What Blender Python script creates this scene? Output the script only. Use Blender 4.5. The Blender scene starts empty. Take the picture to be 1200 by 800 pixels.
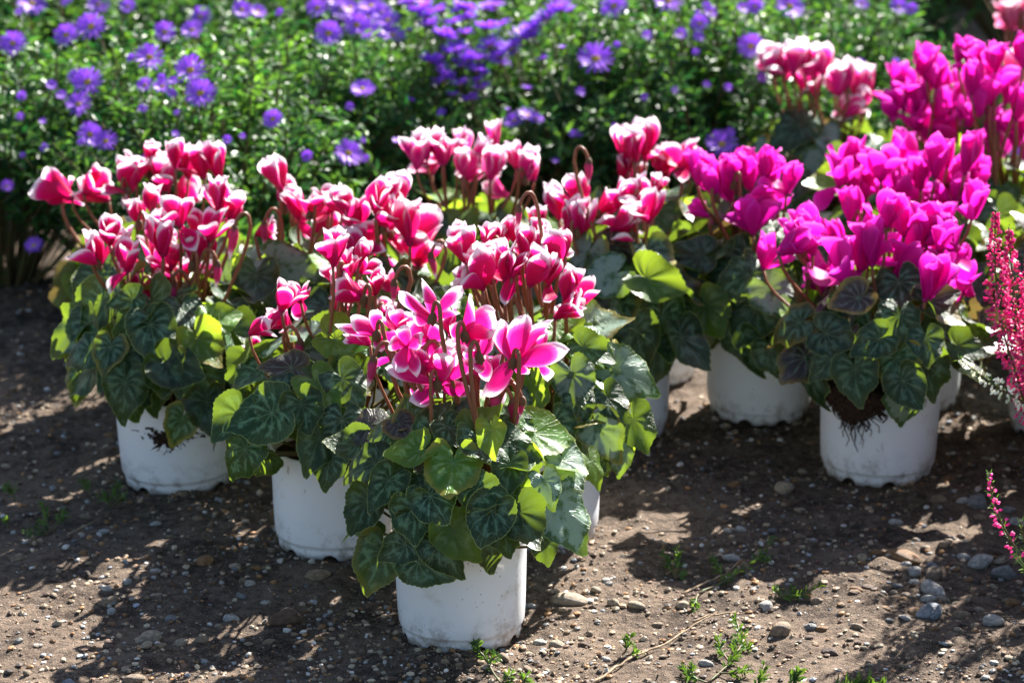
import bpy, math, random
import numpy as np
from mathutils import Vector, Matrix
R = math.radians
scn = bpy.context.scene
col = scn.collection
random.seed(11)
rng = np.random.default_rng(11)

# ------------------------------------------------------------------ camera, world, sun, exposure
F = 3200.0                      # focal length in pixels of the 1200x800 photograph
PITCH = 17.2
CH = 0.98
cd = bpy.data.cameras.new('camera')
cam = bpy.data.objects.new('camera', cd); col.objects.link(cam)
cam.location = (0, 0, CH)
cam.rotation_euler = (R(90 - PITCH), 0, 0)
cd.sensor_width = 36; cd.lens = 36 * F / 1200
cd.clip_start = 0.05; cd.clip_end = 500
cd.dof.use_dof = True; cd.dof.focus_distance = 2.38; cd.dof.aperture_fstop = 7.6
scn.camera = cam

SUN_EL, SUN_RO = 39.0, 32.0     # the sun stands behind the plants, to the right
w = bpy.data.worlds.new("World"); scn.world = w; w.use_nodes = True
nt = w.node_tree; nt.nodes.clear()
sky = nt.nodes.new('ShaderNodeTexSky'); sky.sky_type = 'NISHITA'; sky.sun_disc = False
sky.sun_elevation = R(SUN_EL); sky.sun_rotation = R(SUN_RO)
bg = nt.nodes.new('ShaderNodeBackground'); bg.inputs[1].default_value = 0.05
wo = nt.nodes.new('ShaderNodeOutputWorld')
nt.links.new(sky.outputs[0], bg.inputs[0]); nt.links.new(bg.outputs[0], wo.inputs[0])
sd = bpy.data.lights.new('sun', 'SUN'); sd.energy = 5.0; sd.angle = R(0.53); sd.color = (1.0, .95, .88)
sun = bpy.data.objects.new('sun', sd); col.objects.link(sun)
SUNV = Vector((math.sin(R(SUN_RO)) * math.cos(R(SUN_EL)), math.cos(R(SUN_RO)) * math.cos(R(SUN_EL)), math.sin(R(SUN_EL))))
sun.rotation_euler = SUNV.to_track_quat('Z', 'Y').to_euler()
sun.location = SUNV * 8
scn.view_settings.view_transform = 'Standard'; scn.view_settings.look = 'None'
scn.view_settings.exposure = 2.25; scn.view_settings.gamma = 1
scn.render.engine = 'CYCLES'
scn.cycles.max_bounces = 6; scn.cycles.transparent_max_bounces = 4
scn.cycles.diffuse_bounces = 2; scn.cycles.glossy_bounces = 2; scn.cycles.transmission_bounces = 3

# ------------------------------------------------------------------ helpers
def down(y): return R(PITCH) + math.atan((y - 400) / F)
def at(x, y, Y):
    """point of the pixel ray at world depth Y"""
    a, b = (x - 600) / F, (y - 400) / F
    c, s = math.cos(R(PITCH)), math.sin(R(PITCH))
    d = Vector((a, c - b * s, -s - b * c))
    return Vector((0, 0, CH)) + d * (Y / d.y)
def on_ground(x, y, z=0.0):
    a, b = (x - 600) / F, (y - 400) / F
    c, s = math.cos(R(PITCH)), math.sin(R(PITCH))
    d = Vector((a, c - b * s, -s - b * c))
    return Vector((0, 0, CH)) + d * ((CH - z) / -d.z)
def pxm(Y):  # metres per pixel at depth Y (about)
    return Y / math.cos(R(PITCH)) / F

TAB = np.random.default_rng(5).random((256, 256))
def vn(x, y, s, o=0):
    x = np.asarray(x, float) / s + 17.3 * o + 900; y = np.asarray(y, float) / s + 9.1 * o + 900
    xi = np.floor(x).astype(int); yi = np.floor(y).astype(int)
    fx = x - xi; fy = y - yi; fx = fx * fx * (3 - 2 * fx); fy = fy * fy * (3 - 2 * fy)
    g = lambda a, b: TAB[a % 256, b % 256]
    return (g(xi, yi) * (1 - fx) + g(xi + 1, yi) * fx) * (1 - fy) + (g(xi, yi + 1) * (1 - fx) + g(xi + 1, yi + 1) * fx) * fy
def gh(x, y):
    h = (vn(x, y, .45, 1) - .5) * .020 + (vn(x, y, .13, 2) - .5) * .010 + (vn(x, y, .045, 3) - .5) * .007 + (vn(x, y, .018, 4) - .5) * .0055 + np.maximum(0, vn(x, y, .030, 6) - .66) * .020 * vn(x, y, .011, 8)
    return h - .004
def G(x, y): return float(gh(x, y))

def mesh(name, V, Fc, mats=(), uv=None, uv2=None, smooth=True, colr=None):
    me = bpy.data.meshes.new(name)
    me.from_pydata([tuple(v) for v in V], [], [tuple(f) for f in Fc])
    for m in mats: me.materials.append(m)
    if smooth: me.polygons.foreach_set('use_smooth', [True] * len(me.polygons))
    li = None
    for nm, dat in (('UVMap', uv), ('flat', uv2)):
        if dat is not None:
            if li is None:
                li = np.empty(len(me.loops), dtype=np.int32); me.loops.foreach_get('vertex_index', li)
            l = me.uv_layers.new(name=nm)
            l.data.foreach_set('uv', np.asarray(dat, dtype=np.float32)[li].ravel())
    if colr is not None:
        a = me.color_attributes.new('tint', 'FLOAT_COLOR', 'POINT')
        c = np.ones((len(V), 4), dtype=np.float32); c[:, :3] = colr
        a.data.foreach_set('color', c.ravel())
    me.update()
    return me
def obj(name, me, parent=None, M=None, kind=None, label=None):
    o = bpy.data.objects.new(name, me); col.objects.link(o)
    if parent: o.parent = parent
    if M is not None: o.matrix_basis = M
    if kind: o['kind'] = kind
    if label: o['label'] = label
    return o
def thing(name, label, cat, loc, group=None):
    o = bpy.data.objects.new(name, None); col.objects.link(o); o.location = loc
    o.empty_display_size = .03
    o['label'] = label; o['category'] = cat
    if group: o['group'] = group
    return o
def tube(P, rad, seg=6, cap=True):
    P = [Vector(p) for p in P]; n = len(P)
    if not hasattr(rad, '__len__'): rad = [rad] * n
    V, Fc = [], []
    ref = Vector((0.31, .17, .93)).normalized()
    prev = None
    for i, p in enumerate(P):
        t = (P[min(i + 1, n - 1)] - P[max(i - 1, 0)]).normalized()
        if prev is None:
            a = t.cross(ref)
            if a.length < .05: a = t.cross(Vector((1, 0, 0)))
        else:
            a = prev - t * prev.dot(t)
        a.normalize(); prev = a; b = t.cross(a)
        for k in range(seg):
            q = 2 * math.pi * k / seg
            V.append(p + (a * math.cos(q) + b * math.sin(q)) * rad[i])
    for i in range(n - 1):
        for k in range(seg):
            k2 = (k + 1) % seg
            Fc.append((i * seg + k, i * seg + k2, (i + 1) * seg + k2, (i + 1) * seg + k))
    if cap:
        Fc.append(tuple(range(seg))[::-1]); Fc.append(tuple((n - 1) * seg + k for k in range(seg)))
    return V, Fc
def bez(a, b, c, d, n):
    out = []
    for i in range(n + 1):
        t = i / n; u = 1 - t
        out.append(a * u**3 + b * 3 * u * u * t + c * 3 * u * t * t + d * t**3)
    return out
def join(parts):
    V, Fc = [], []
    for v, f in parts:
        o = len(V); V += list(v); Fc += [tuple(i + o for i in q) for q in f]
    return V, Fc
def frame(origin, z, y, sx=1, sy=1, sz=1):
    """matrix with local z along z, local y near y, scaled"""
    z = z.normalized(); x = y.cross(z)
    if x.length < 1e-4: x = Vector((1, 0, 0)).cross(z)
    x.normalize(); y = z.cross(x)
    M = Matrix(((x.x * sx, y.x * sy, z.x * sz, origin.x), (x.y * sx, y.y * sy, z.y * sz, origin.y), (x.z * sx, y.z * sy, z.z * sz, origin.z), (0, 0, 0, 1)))
    return M
def T(v): return Matrix.Translation(v)
def rv(s=1.0): return Vector((random.uniform(-s, s), random.uniform(-s, s), random.uniform(-s, s)))

# ------------------------------------------------------------------ materials
class N:
    def __init__(s, name):
        s.m = bpy.data.materials.new(name); s.m.use_nodes = True; s.t = s.m.node_tree; s.t.nodes.clear()
        s.out = s.t.nodes.new('ShaderNodeOutputMaterial')
    def n(s, typ, **kw):
        x = s.t.nodes.new('ShaderNode' + typ)
        for k, v in kw.items(): setattr(x, k, v)
        return x
    def l(s, a, b): s.t.links.new(a, b)
    def put(s, sock, v):
        if isinstance(v, (int, float, tuple, list)):
            sock.default_value = (tuple(v) + (1,)) if isinstance(v, (tuple, list)) and len(v) == 3 and sock.type == 'RGBA' else v
        else: s.l(v, sock)
    def math(s, op, a, b=0.0, c=None, clamp=False):
        x = s.n('Math', operation=op, use_clamp=clamp); s.put(x.inputs[0], a); s.put(x.inputs[1], b)
        if c is not None: s.put(x.inputs[2], c)
        return x.outputs[0]
    def sm(s, v, a, b, lo=0.0, hi=1.0):
        x = s.n('MapRange', interpolation_type='SMOOTHSTEP')
        s.put(x.inputs[0], v); x.inputs[1].default_value = a; x.inputs[2].default_value = b
        x.inputs[3].default_value = lo; x.inputs[4].default_value = hi
        return x.outputs[0]
    def mix(s, f, a, b):
        x = s.n('Mix', data_type='RGBA'); s.put(x.inputs[0], f); s.put(x.inputs[6], a); s.put(x.inputs[7], b)
        return x.outputs[2]
    def noise(s, vec, scale, detail=2, rough=.5, dim='3D', w=None):
        x = s.n('TexNoise', noise_dimensions=dim); x.inputs['Scale'].default_value = scale
        x.inputs['Detail'].default_value = detail; x.inputs['Roughness'].default_value = rough
        if vec is not None: s.l(vec, x.inputs['Vector'])
        if w is not None: s.put(x.inputs['W'], w)
        return x.outputs[0]
    def uv(s, name):
        return s.n('UVMap', uv_map=name).outputs[0]
    def xyz(s, v):
        x = s.n('SeparateXYZ'); s.l(v, x.inputs[0]); return x.outputs
    def objrand(s): return s.n('ObjectInfo').outputs['Random']
    def objco(s): return s.n('TexCoord').outputs['Object']
    def bump(s, h, strength=.5, dist=.001):
        b = s.n('Bump'); b.inputs['Strength'].default_value = strength; b.inputs['Distance'].default_value = dist
        s.l(h, b.inputs['Height']); return b.outputs[0]
    def princ(s, base, rough=.5, spec=.5, normal=None, **kw):
        p = s.n('BsdfPrincipled'); s.put(p.inputs['Base Color'], base); s.put(p.inputs['Roughness'], rough)
        s.put(p.inputs['Specular IOR Level'], spec)
        for k, v in kw.items(): s.put(p.inputs[k.replace('_', ' ')], v)
        if normal is not None: s.l(normal, p.inputs['Normal'])
        return p.outputs[0]
    def thin(s, sh, colr, f):
        t = s.n('BsdfTranslucent'); s.put(t.inputs[0], colr)
        m = s.n('MixShader'); s.put(m.inputs[0], f); s.l(sh, m.inputs[1]); s.l(t.outputs[0], m.inputs[2])
        return m.outputs[0]
    def done(s, sh): s.l(sh, s.out.inputs[0]); return s.m

def mat_simple(name, c, rough=.6, spec=.4, nscale=0, c2=None, bump=0, trans=0):
    k = N(name)
    base = c
    nz = None
    if nscale:
        nz = k.noise(k.objco(), nscale, 4)
        base = k.mix(k.sm(nz, .35, .65), c, c2 or c)
    nm = k.bump(nz, bump, .001) if bump and nz is not None else None
    sh = k.princ(base, rough, spec, nm)
    if trans: sh = k.thin(sh, base, trans)
    return k.done(sh)

def mat_leaf(name, dark, mid, silver, amount, rough=.27, warm=(.26, .40, .025), tr=.27):
    k = N(name)
    rnd = k.objrand()
    fl = k.uv('flat'); x, y, _ = k.xyz(fl)[:3]
    v = k.xyz(k.uv('UVMap'))[1]
    off = k.n('CombineXYZ'); k.put(off.inputs[2], k.math('MULTIPLY', rnd, 37.0))
    ad = k.n('VectorMath', operation='ADD'); k.l(fl, ad.inputs[0]); k.l(off.outputs[0], ad.inputs[1])
    P = ad.outputs[0]
    th = k.math('ARCTAN2', x, y)
    rr = k.math('SQRT', k.math('ADD', k.math('MULTIPLY', x, x), k.math('MULTIPLY', y, y)))
    wob = k.math('MULTIPLY', k.math('SUBTRACT', k.noise(P, 4.0, 2), .5), .50)
    tw = k.math('ADD', k.math('MULTIPLY', th, k.math('MULTIPLY_ADD', v, .40, 1.0)), wob)
    def rays(step, shift):
        q = k.math('ABSOLUTE', k.math('SUBTRACT', k.math('FRACT', k.math('MULTIPLY_ADD', tw, 1 / R(step), 20.5 + shift)), .5))
        return k.math('MULTIPLY', k.math('MULTIPLY', q, R(step)), rr)
    d1 = rays(44.0, 0); d2 = rays(22.0, .5); d3 = rays(11.0, .5)
    vein = k.sm(d1, .002, .011, 1, 0)
    fine = k.math('MULTIPLY', k.sm(d2, .001, .008, .8, 0), k.sm(v, .42, .62))
    vo = k.n('TexVoronoi', feature='DISTANCE_TO_EDGE'); vo.inputs['Scale'].default_value = 11
    k.l(P, vo.inputs['Vector'])
    net = k.math('MULTIPLY', k.sm(vo.outputs[0], .0, .05, 1, 0), .22)
    # silver belt with ragged feathered edges, broken up between the veins
    vj = k.math('ADD', v, k.math('MULTIPLY', k.math('SUBTRACT', k.noise(P, 8.0, 4, .7), .5), .95))
    vj = k.math('ADD', vj, k.math('MULTIPLY', d2, 1.2))
    belt = k.math('MULTIPLY', k.sm(vj, .36 - .34 * amount, .50 - .28 * amount), k.sm(vj, .60 + .22 * amount, .74 + .22 * amount, 1, 0))
    blot = k.noise(P, 5.0, 3, .6)
    b = k.math('MULTIPLY', belt, k.sm(blot, .60 - .32 * amount, .74 - .24 * amount))
    dn = k.math('ADD', d1, k.math('MULTIPLY', k.math('SUBTRACT', k.noise(P, 22.0, 3, .7), .5), .16))
    streak = k.sm(dn, .022, .034 + .05 * amount, 1, 0)
    b = k.math('MAXIMUM', b, k.math('MULTIPLY', k.math('MULTIPLY', streak, belt), .75 + .25 * amount))
    base = k.mix(k.noise(P, 3.0, 3), dark, mid)
    base = k.mix(b, base, silver)
    base = k.mix(k.math('MULTIPLY', k.math('MAXIMUM', vein, k.math('MAXIMUM', fine, net)), .50), base, (.24, .38, .18))
    base = k.mix(k.sm(v, .955, .995), base, (.26, .32, .09))
    r2_ = k.math('FRACT', k.math('MULTIPLY', rnd, 13.7))
    n3 = k.noise(P, 6.0, 4, .7)
    old = k.math('MULTIPLY', k.sm(k.math('ADD', v, k.math('MULTIPLY', n3, .8)), 1.05, 1.40), k.sm(r2_, .80, .92))
    base = k.mix(k.math('MULTIPLY', old, .8), base, (.26, .20, .04))
    spots = k.math('MULTIPLY', k.sm(k.noise(P, 15.0, 3, .6), .69, .73), k.sm(k.math('FRACT', k.math('MULTIPLY', rnd, 5.9)), .45, .6))
    base = k.mix(k.math('MULTIPLY', spots, .75), base, (.10, .065, .03))
    h = k.n('HueSaturation'); k.put(h.inputs['Value'], k.math('ADD', .55, k.math('MULTIPLY', rnd, .6)))
    k.put(h.inputs['Hue'], k.math('ADD', .488, k.math('MULTIPLY', k.math('FRACT', k.math('MULTIPLY', rnd, 7.3)), .022)))
    k.l(base, h.inputs['Color']); base = h.outputs[0]
    back = k.n('NewGeometry').outputs['Backfacing']
    under = k.mix(k.math('MULTIPLY', vein, .6), (.13, .20, .065), (.30, .30, .15))
    surf = k.mix(back, base, under)
    hgt = k.math('SUBTRACT', k.math('MULTIPLY', k.noise(P, 9, 3), .8), k.math('ADD', k.math('MULTIPLY', k.math('MAXIMUM', vein, fine), .6), net))
    nm = k.bump(hgt, .5, .0011)
    ro = k.math('ADD', rough, k.math('MULTIPLY', k.noise(P, 14, 2), .18))
    sh = k.princ(surf, ro, .30, nm)
    tc = k.mix(vein, warm, (.18, .30, .04))
    return k.done(k.thin(sh, tc, tr))

def mat_petal(name, deep, midc, edge, base, wa, wb, tr=.42):
    k = N(name)
    rnd = k.objrand()
    X, Y, _ = k.xyz(k.uv('UVMap'))[:3]
    ex = k.math('ABSOLUTE', k.math('MULTIPLY_ADD', X, 2.0, -1.0))
    eu = k.sm(Y, .50, .99)
    ex = k.math('MULTIPLY', k.math('POWER', ex, 1.8), k.math('MULTIPLY_ADD', Y, .50, .46))
    e = k.math('SUBTRACT', 1.0, k.math('MULTIPLY', k.math('SUBTRACT', 1.0, ex), k.math('SUBTRACT', 1.0, eu)))
    cm = k.n('CombineXYZ'); k.put(cm.inputs[0], k.math('MULTIPLY', X, 22.0)); k.put(cm.inputs[1], k.math('MULTIPLY', Y, 2.2)); k.put(cm.inputs[2], k.math('MULTIPLY', rnd, 50))
    st = k.noise(cm.outputs[0], 1.0, 3, .6)
    e2 = k.math('ADD', e, k.math('MULTIPLY', k.math('SUBTRACT', st, .5), .32))
    e2 = k.math('ADD', e2, k.math('MULTIPLY', k.math('SUBTRACT', rnd, .5), .10))
    wht = k.math('MULTIPLY', k.sm(e2, wa, wb), k.sm(Y, .10, .38))
    c = k.mix(k.sm(e2, .25, wa + .05), deep, midc)
    c = k.mix(k.math('MULTIPLY', k.math('SUBTRACT', st, .3), .7, clamp=True), c, deep)
    c = k.mix(wht, c, edge)
    c = k.mix(k.sm(Y, .0, .16, .8, 0), c, base)
    nm = k.bump(st, .35, .0006)
    sh = k.princ(c, .5, .25, nm)
    g = k.n('Gamma'); k.l(c, g.inputs[0]); g.inputs[1].default_value = .9
    return k.done(k.thin(sh, g.outputs[0], tr))

M = {}
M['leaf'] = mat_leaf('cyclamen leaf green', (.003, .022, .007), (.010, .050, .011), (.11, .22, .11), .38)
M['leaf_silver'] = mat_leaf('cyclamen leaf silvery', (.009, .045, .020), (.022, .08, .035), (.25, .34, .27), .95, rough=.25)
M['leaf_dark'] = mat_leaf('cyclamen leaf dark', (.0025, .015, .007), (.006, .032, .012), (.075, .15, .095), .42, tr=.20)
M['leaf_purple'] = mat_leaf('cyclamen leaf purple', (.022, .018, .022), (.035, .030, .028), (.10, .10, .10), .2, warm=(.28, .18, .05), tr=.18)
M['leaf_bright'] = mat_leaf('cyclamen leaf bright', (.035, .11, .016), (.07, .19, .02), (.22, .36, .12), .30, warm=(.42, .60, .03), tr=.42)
M['petal_red'] = mat_petal('cyclamen petal crimson with white margin', (.60, .002, .095), (.70, .016, .23), (.84, .74, .80), (.46, .003, .10), .64, .92)
M['petal_pink'] = mat_petal('cyclamen petal pink with white margin', (.62, .005, .17), (.70, .06, .33), (.84, .72, .80), (.50, .004, .12), .55, .90)
M['petal_pale'] = mat_petal('cyclamen petal rose with broad white margin', (.74, .01, .24), (.84, .12, .36), (.90, .80, .87), (.60, .01, .18), .58, .86)
M['petal_magenta'] = mat_petal('cyclamen petal magenta', (.66, .004, .31), (.76, .016, .45), (.84, .10, .62), (.64, .003, .24), .8, 1.1, tr=.52)
M['petal_rose'] = mat_petal('cyclamen petal light pink', (.80, .10, .30), (.85, .25, .42), (.92, .70, .78), (.65, .05, .22), .7, 1.0)
M['stalk'] = mat_simple('flower stalk brown red', (.30, .11, .045), .42, .5, 60, (.15, .045, .022), .2, .12)
M['petiole'] = mat_simple('leaf stalk', (.15, .07, .03), .5, .4, 40, (.10, .12, .03), .2, .1)
M['calyx'] = mat_simple('calyx brown green', (.10, .055, .025), .6, .3, 160, (.16, .085, .04), .5, .1)
M['bud'] = mat_petal('bud petals', (.50, .04, .15), (.70, .25, .38), (.85, .75, .75), (.25, .05, .06), .5, .9)
M['dead'] = mat_simple('withered leaf', (.36, .15, .04), .6, .3, 60, (.16, .06, .03), .5, .3)
M['soil'] = mat_simple('potting soil', (.020, .012, .008), .95, .1, 200, (.05, .03, .018), 1.0)
M['root'] = mat_simple('dark roots', (.018, .010, .007), .9, .2, 300, (.05, .028, .018), .8)

def mat_pot():
    k = N('white pot plastic')
    rnd = k.objrand(); co = k.objco()
    off = k.n('CombineXYZ'); k.put(off.inputs[0], k.math('MULTIPLY', rnd, 23.0))
    ad = k.n('VectorMath', operation='ADD'); k.l(co, ad.inputs[0]); k.l(off.outputs[0], ad.inputs[1]); P = ad.outputs[0]
    z = k.xyz(co)[2]
    c = k.mix(k.noise(P, 14, 4), (.74, .77, .81), (.82, .83, .84))
    low = k.sm(z, .004, .045, 1, 0)
    grime = k.math('MULTIPLY', k.sm(k.noise(P, 60, 5, .7), .44, .66), k.math('MULTIPLY', low, .75))
    c = k.mix(grime, c, (.20, .16, .12))
    stain = k.math('MULTIPLY', k.sm(k.noise(P, 26, 5, .65), .58, .74), .40)
    c = k.mix(stain, c, (.50, .43, .33))
    vo = k.n('TexVoronoi'); vo.inputs['Scale'].default_value = 190; k.l(P, vo.inputs['Vector'])
    sp = k.math('MULTIPLY', k.sm(vo.outputs[0], .06, .20, 1, 0), k.sm(k.noise(P, 30, 2), .50, .62))
    c = k.mix(k.math('MULTIPLY', sp, .8), c, (.08, .06, .045))
    vo2 = k.n('TexVoronoi'); vo2.inputs['Scale'].default_value = 45
    mp = k.n('Mapping'); mp.inputs['Scale'].default_value = (1, 1, .35); mp.inputs['Rotation'].default_value = (.6, .9, .3); k.l(P, mp.inputs[0]); k.l(mp.outputs[0], vo2.inputs['Vector'])
    sc = k.math('MULTIPLY', k.sm(vo2.outputs[0], .05, .12, 1, 0), k.sm(k.noise(P, 55, 4, .8), .50, .56))
    c = k.mix(k.math('MULTIPLY', sc, .8), c, (.10, .075, .05))
    ring = k.math('MULTIPLY', k.sm(z, .0, .006, 1, 0), .5)
    c = k.mix(ring, c, (.16, .12, .09))
    nm = k.bump(k.noise(P, 35, 3), .15, .001)
    sh = k.princ(c, .38, .45, nm)
    return k.done(k.thin(sh, (.80, .74, .66), .10))
M['pot'] = mat_pot()

def mat_ground():
    k = N('soil ground')
    P = k.n('NewGeometry').outputs['Position']
    a = k.noise(P, 9, 5, .65); b = k.noise(P, 90, 5, .7); cc = k.noise(P, 700, 3, .7)
    c = k.mix(k.sm(a, .35, .65), (.040, .026, .018), (.170, .122, .088))
    c = k.mix(k.math('MULTIPLY', k.sm(b, .42, .68), .6), c, (.25, .185, .135))
    c = k.mix(k.math('MULTIPLY', k.sm(b, .52, .34), .6), c, (.026, .017, .013))
    c = k.mix(k.math('MULTIPLY', k.sm(cc, .50, .70), .5), c, (.36, .30, .24))
    c = k.mix(k.math('MULTIPLY', k.sm(cc, .46, .32), .6), c, (.018, .012, .009))
    h = k.math('ADD', k.math('MULTIPLY', b, 1.0), k.math('MULTIPLY', cc, .45))
    nm = k.bump(h, 1.0, .009)
    return k.done(k.princ(c, .93, .18, nm))
M['ground'] = mat_ground()

def mat_tint(name, rough=.7, trans=0, spec=.3, nscale=120, bump=.3, obj_tint=False):
    k = N(name)
    a = k.n('Attribute', attribute_name='tint').outputs[0]
    nz = k.noise(k.objco(), nscale, 4, .6)
    h = k.n('HueSaturation'); k.l(a, h.inputs['Color']); k.put(h.inputs['Value'], k.math('ADD', .65, k.math('MULTIPLY', nz, .7)))
    sh = k.princ(h.outputs[0], rough, spec, k.bump(nz, bump, .001))
    if trans:
        g = k.n('HueSaturation'); k.l(a, g.inputs['Color']); g.inputs['Value'].default_value = 2.6; g.inputs['Hue'].default_value = .475; g.inputs['Saturation'].default_value = 1.15
        sh = k.thin(sh, g.outputs[0], trans)
    return k.done(sh)
M['gravel'] = mat_tint('gravel stones')
M['herb'] = mat_tint('herb foliage', .42, .32, .36, 80, .2)
M['floret'] = mat_tint('heather florets', .5, .3, .3, 80, .1)

STONE_C = {'cream': (.50, .40, .28), 'white': (.60, .57, .52), 'tan': (.36, .26, .17), 'orange': (.36, .19, .08), 'brown': (.17, .10, .065), 'grey': (.28, .28, .28), 'dark': (.10, .075, .06), 'blue': (.33, .36, .40)}
for nme, c in STONE_C.items():
    k = N('stone ' + nme)
    P = k.objco(); rnd = k.objrand()
    off = k.n('CombineXYZ'); k.put(off.inputs[0], k.math('MULTIPLY', rnd, 9.0))
    ad = k.n('VectorMath', operation='ADD'); k.l(P, ad.inputs[0]); k.l(off.outputs[0], ad.inputs[1]); P = ad.outputs[0]
    nz = k.noise(P, 2.5, 5, .65); n2 = k.noise(P, 14, 4, .7)
    c = tuple(q * .82 for q in c); d = tuple(q * .5 for q in c)
    b_ = k.mix(k.sm(nz, .38, .66), d, c)
    b_ = k.mix(k.math('MULTIPLY', k.sm(n2, .55, .7), .5), b_, (.12, .085, .06))
    M['stone_' + nme] = k.done(k.princ(b_, .6, .35, k.bump(n2, .5, .02)))
def mat_aster():
    k = N('aster ray petals')
    Y = k.xyz(k.uv('UVMap'))[1]
    c = k.mix(Y, (.42, .17, .78), (.30, .10, .72))
    c = k.mix(k.math('MULTIPLY', k.objrand(), .5), c, (.42, .17, .80))
    return k.done(k.thin(k.princ(c, .5, .3), (.30, .07, .80), .4))
M['aster'] = mat_aster()
M['aster_eye'] = mat_simple('aster centre', (.62, .45, .08), .8, .2, 400, (.30, .16, .03), .8)
M['herb_stem'] = mat_simple('herb stem', (.07, .10, .03), .6, .3, 60, (.10, .06, .03))
M['twig'] = mat_simple('dry twig', (.34, .25, .16), .8, .2, 120, (.16, .11, .07), .6)

# ------------------------------------------------------------------ ground
def axis(lo, hi, a, b, st, far):
    mid = np.arange(a, b + 1e-6, st)
    left, right = [], []
    s, v = st, a
    while v > lo: s *= 1.35; s = min(s, far); v -= s; left.append(v)
    s, v = st, b
    while v < hi: s *= 1.35; s = min(s, far); v += s; right.append(v)
    return np.concatenate([left[::-1], mid, right])
gx = axis(-80, 80, -.75, .75, .0055, 8); gy = axis(-8, 160, 1.9, 3.5, .0055, 8)
XX, YY = np.meshgrid(gx, gy)
ZZ = gh(XX, YY)
nx, ny = len(gx), len(gy)
V = np.stack([XX.ravel(), YY.ravel(), ZZ.ravel()], 1)
i = np.arange((ny - 1) * nx).reshape(ny - 1, nx)[:, :-1].ravel()
Fq = np.stack([i, i + 1, i + 1 + nx, i + nx], 1).astype(np.int32)
me = bpy.data.meshes.new('ground')
me.vertices.add(len(V)); me.vertices.foreach_set('co', V.astype(np.float32).ravel())
me.loops.add(len(Fq) * 4); me.loops.foreach_set('vertex_index', Fq.ravel())
me.polygons.add(len(Fq)); me.polygons.foreach_set('loop_start', np.arange(0, len(Fq) * 4, 4, dtype=np.int32))
me.polygons.foreach_set('use_smooth', [True] * len(Fq))
me.materials.append(M['ground']); me.update(calc_edges=True)
ground = obj('ground', me, kind='structure')
ground['label'] = 'bare brown soil strewn with gravel under the potted plants'

# ------------------------------------------------------------------ stones
def ico(sub):
    import bmesh
    bm = bmesh.new(); bmesh.ops.create_icosphere(bm, subdivisions=sub, radius=1)
    v = np.array([q.co[:] for q in bm.verts]); f = np.array([[l.index for l in q.verts] for q in bm.faces]); bm.free()
    return v, f
I1v, I1f = ico(1); I2v, I2f = ico(3)
stone_me = {}
def stone_mesh(cname, var):
    key = (cname, var)
    if key in stone_me: return stone_me[key]
    r2 = np.random.default_rng(100 + var)
    v = I2v.copy()
    if var % 3 == 2:      # angular stones: cut with planes
        for _ in range(9):
            n = r2.normal(size=3); n /= np.linalg.norm(n); d = r2.uniform(.55, .85)
            s = v @ n; v -= np.outer(np.maximum(s - d, 0), n) * .92
    else:
        for _ in range(6):
            n = r2.normal(size=3); n /= np.linalg.norm(n)
            v *= (1 + .10 * np.sin(v @ n * r2.uniform(1.5, 3.5) + r2.uniform(0, 6)))[:, None]
    v *= (1 + r2.normal(scale=.012, size=len(v)))[:, None]
    stone_me[key] = mesh('stone', v, I2f, [M['stone_' + cname]], smooth=var % 3 != 2)
    return stone_me[key]
def stone(x, y, wpx, cname, ratio=.7, var=None, label=None, hpx=None):
    var = random.randrange(9) if var is None else var
    p = on_ground(x, y); Y = p.y
    a = wpx * pxm(Y) * .5 * (1.2 if var in (2, 5, 8) else 1.1)
    zz = G(p.x, p.y)
    flat = random.uniform(.45, .65) if hpx is None else max(.3, min(.8, hpx / wpx))
    rot = random.uniform(-.5, .5)
    Mx = T(Vector((p.x, p.y, zz + a * flat * .28))) @ Matrix.Rotation(rot, 4, 'Z') @ Matrix.Rotation(random.uniform(-.15, .15), 4, 'X') @ Matrix.Diagonal((a, a * ratio, a * flat, 1))
    if label:
        o = obj('stone', stone_mesh(cname, var), None, Mx); o['label'] = label; o['category'] = 'stone'
        o['group'] = 'larger loose stones on the soil'
    else:
        o = obj('stone', stone_mesh(cname, var), ground, Mx)
    return o
BIG = [
 (673, 700, 40, 'cream', .55, 0, 'smooth oval cream pebble on sunlit soil right of the frontmost pot', 15),
 (335, 724, 40, 'brown', .6, 2, 'brown wedge shaped stone in shade left of the frontmost pot', 22),
 (372, 679, 30, 'tan', .6, 1, 'flat tan pebble in shade just below the second front pot', 15),
 (175, 746, 31, 'cream', .7, 4, 'cream lumpy stone at the edge of the sunny patch, lower left', 15),
 (240, 662, 25, 'orange', .6, 5, 'orange brown stone in shade between the two left pots', 15),
 (1063, 648, 40, 'orange', .6, 0, 'long flat brown pebble with dark end, beside orange pebble', 17),
 (1092, 683, 30, 'white', .8, 3, 'pale rounded stone above the square white stone at right', 18),
 (1090, 713, 30, 'blue', .9, 5, 'square pale grey white stone in shade at the lower right', 22),
 (1150, 651, 27, 'white', .8, 1, 'white rounded stone right of the long flat brown pebble', 16),
 (1178, 662, 30, 'grey', .8, 8, 'grey angular stone near the heather tip at right edge', 24),
 (1147, 589, 24, 'grey', .8, 2, 'upright pale grey stone beside the little heather tip', 24),
 (1168, 726, 24, 'white', .7, 0, 'oval white stone standing alone at the lower right', 14),
 (918, 566, 24, 'cream', .9, 1, 'pale round pebble in shade left of the right front pot', 18),
 (915, 731, 26, 'tan', .8, 4, 'pinkish brown stone at the edge of the sunlit weeds', 16),
]
for b in BIG: stone(b[0], b[1], b[2], b[3], b[4], b[5], b[6], b[7])
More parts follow.
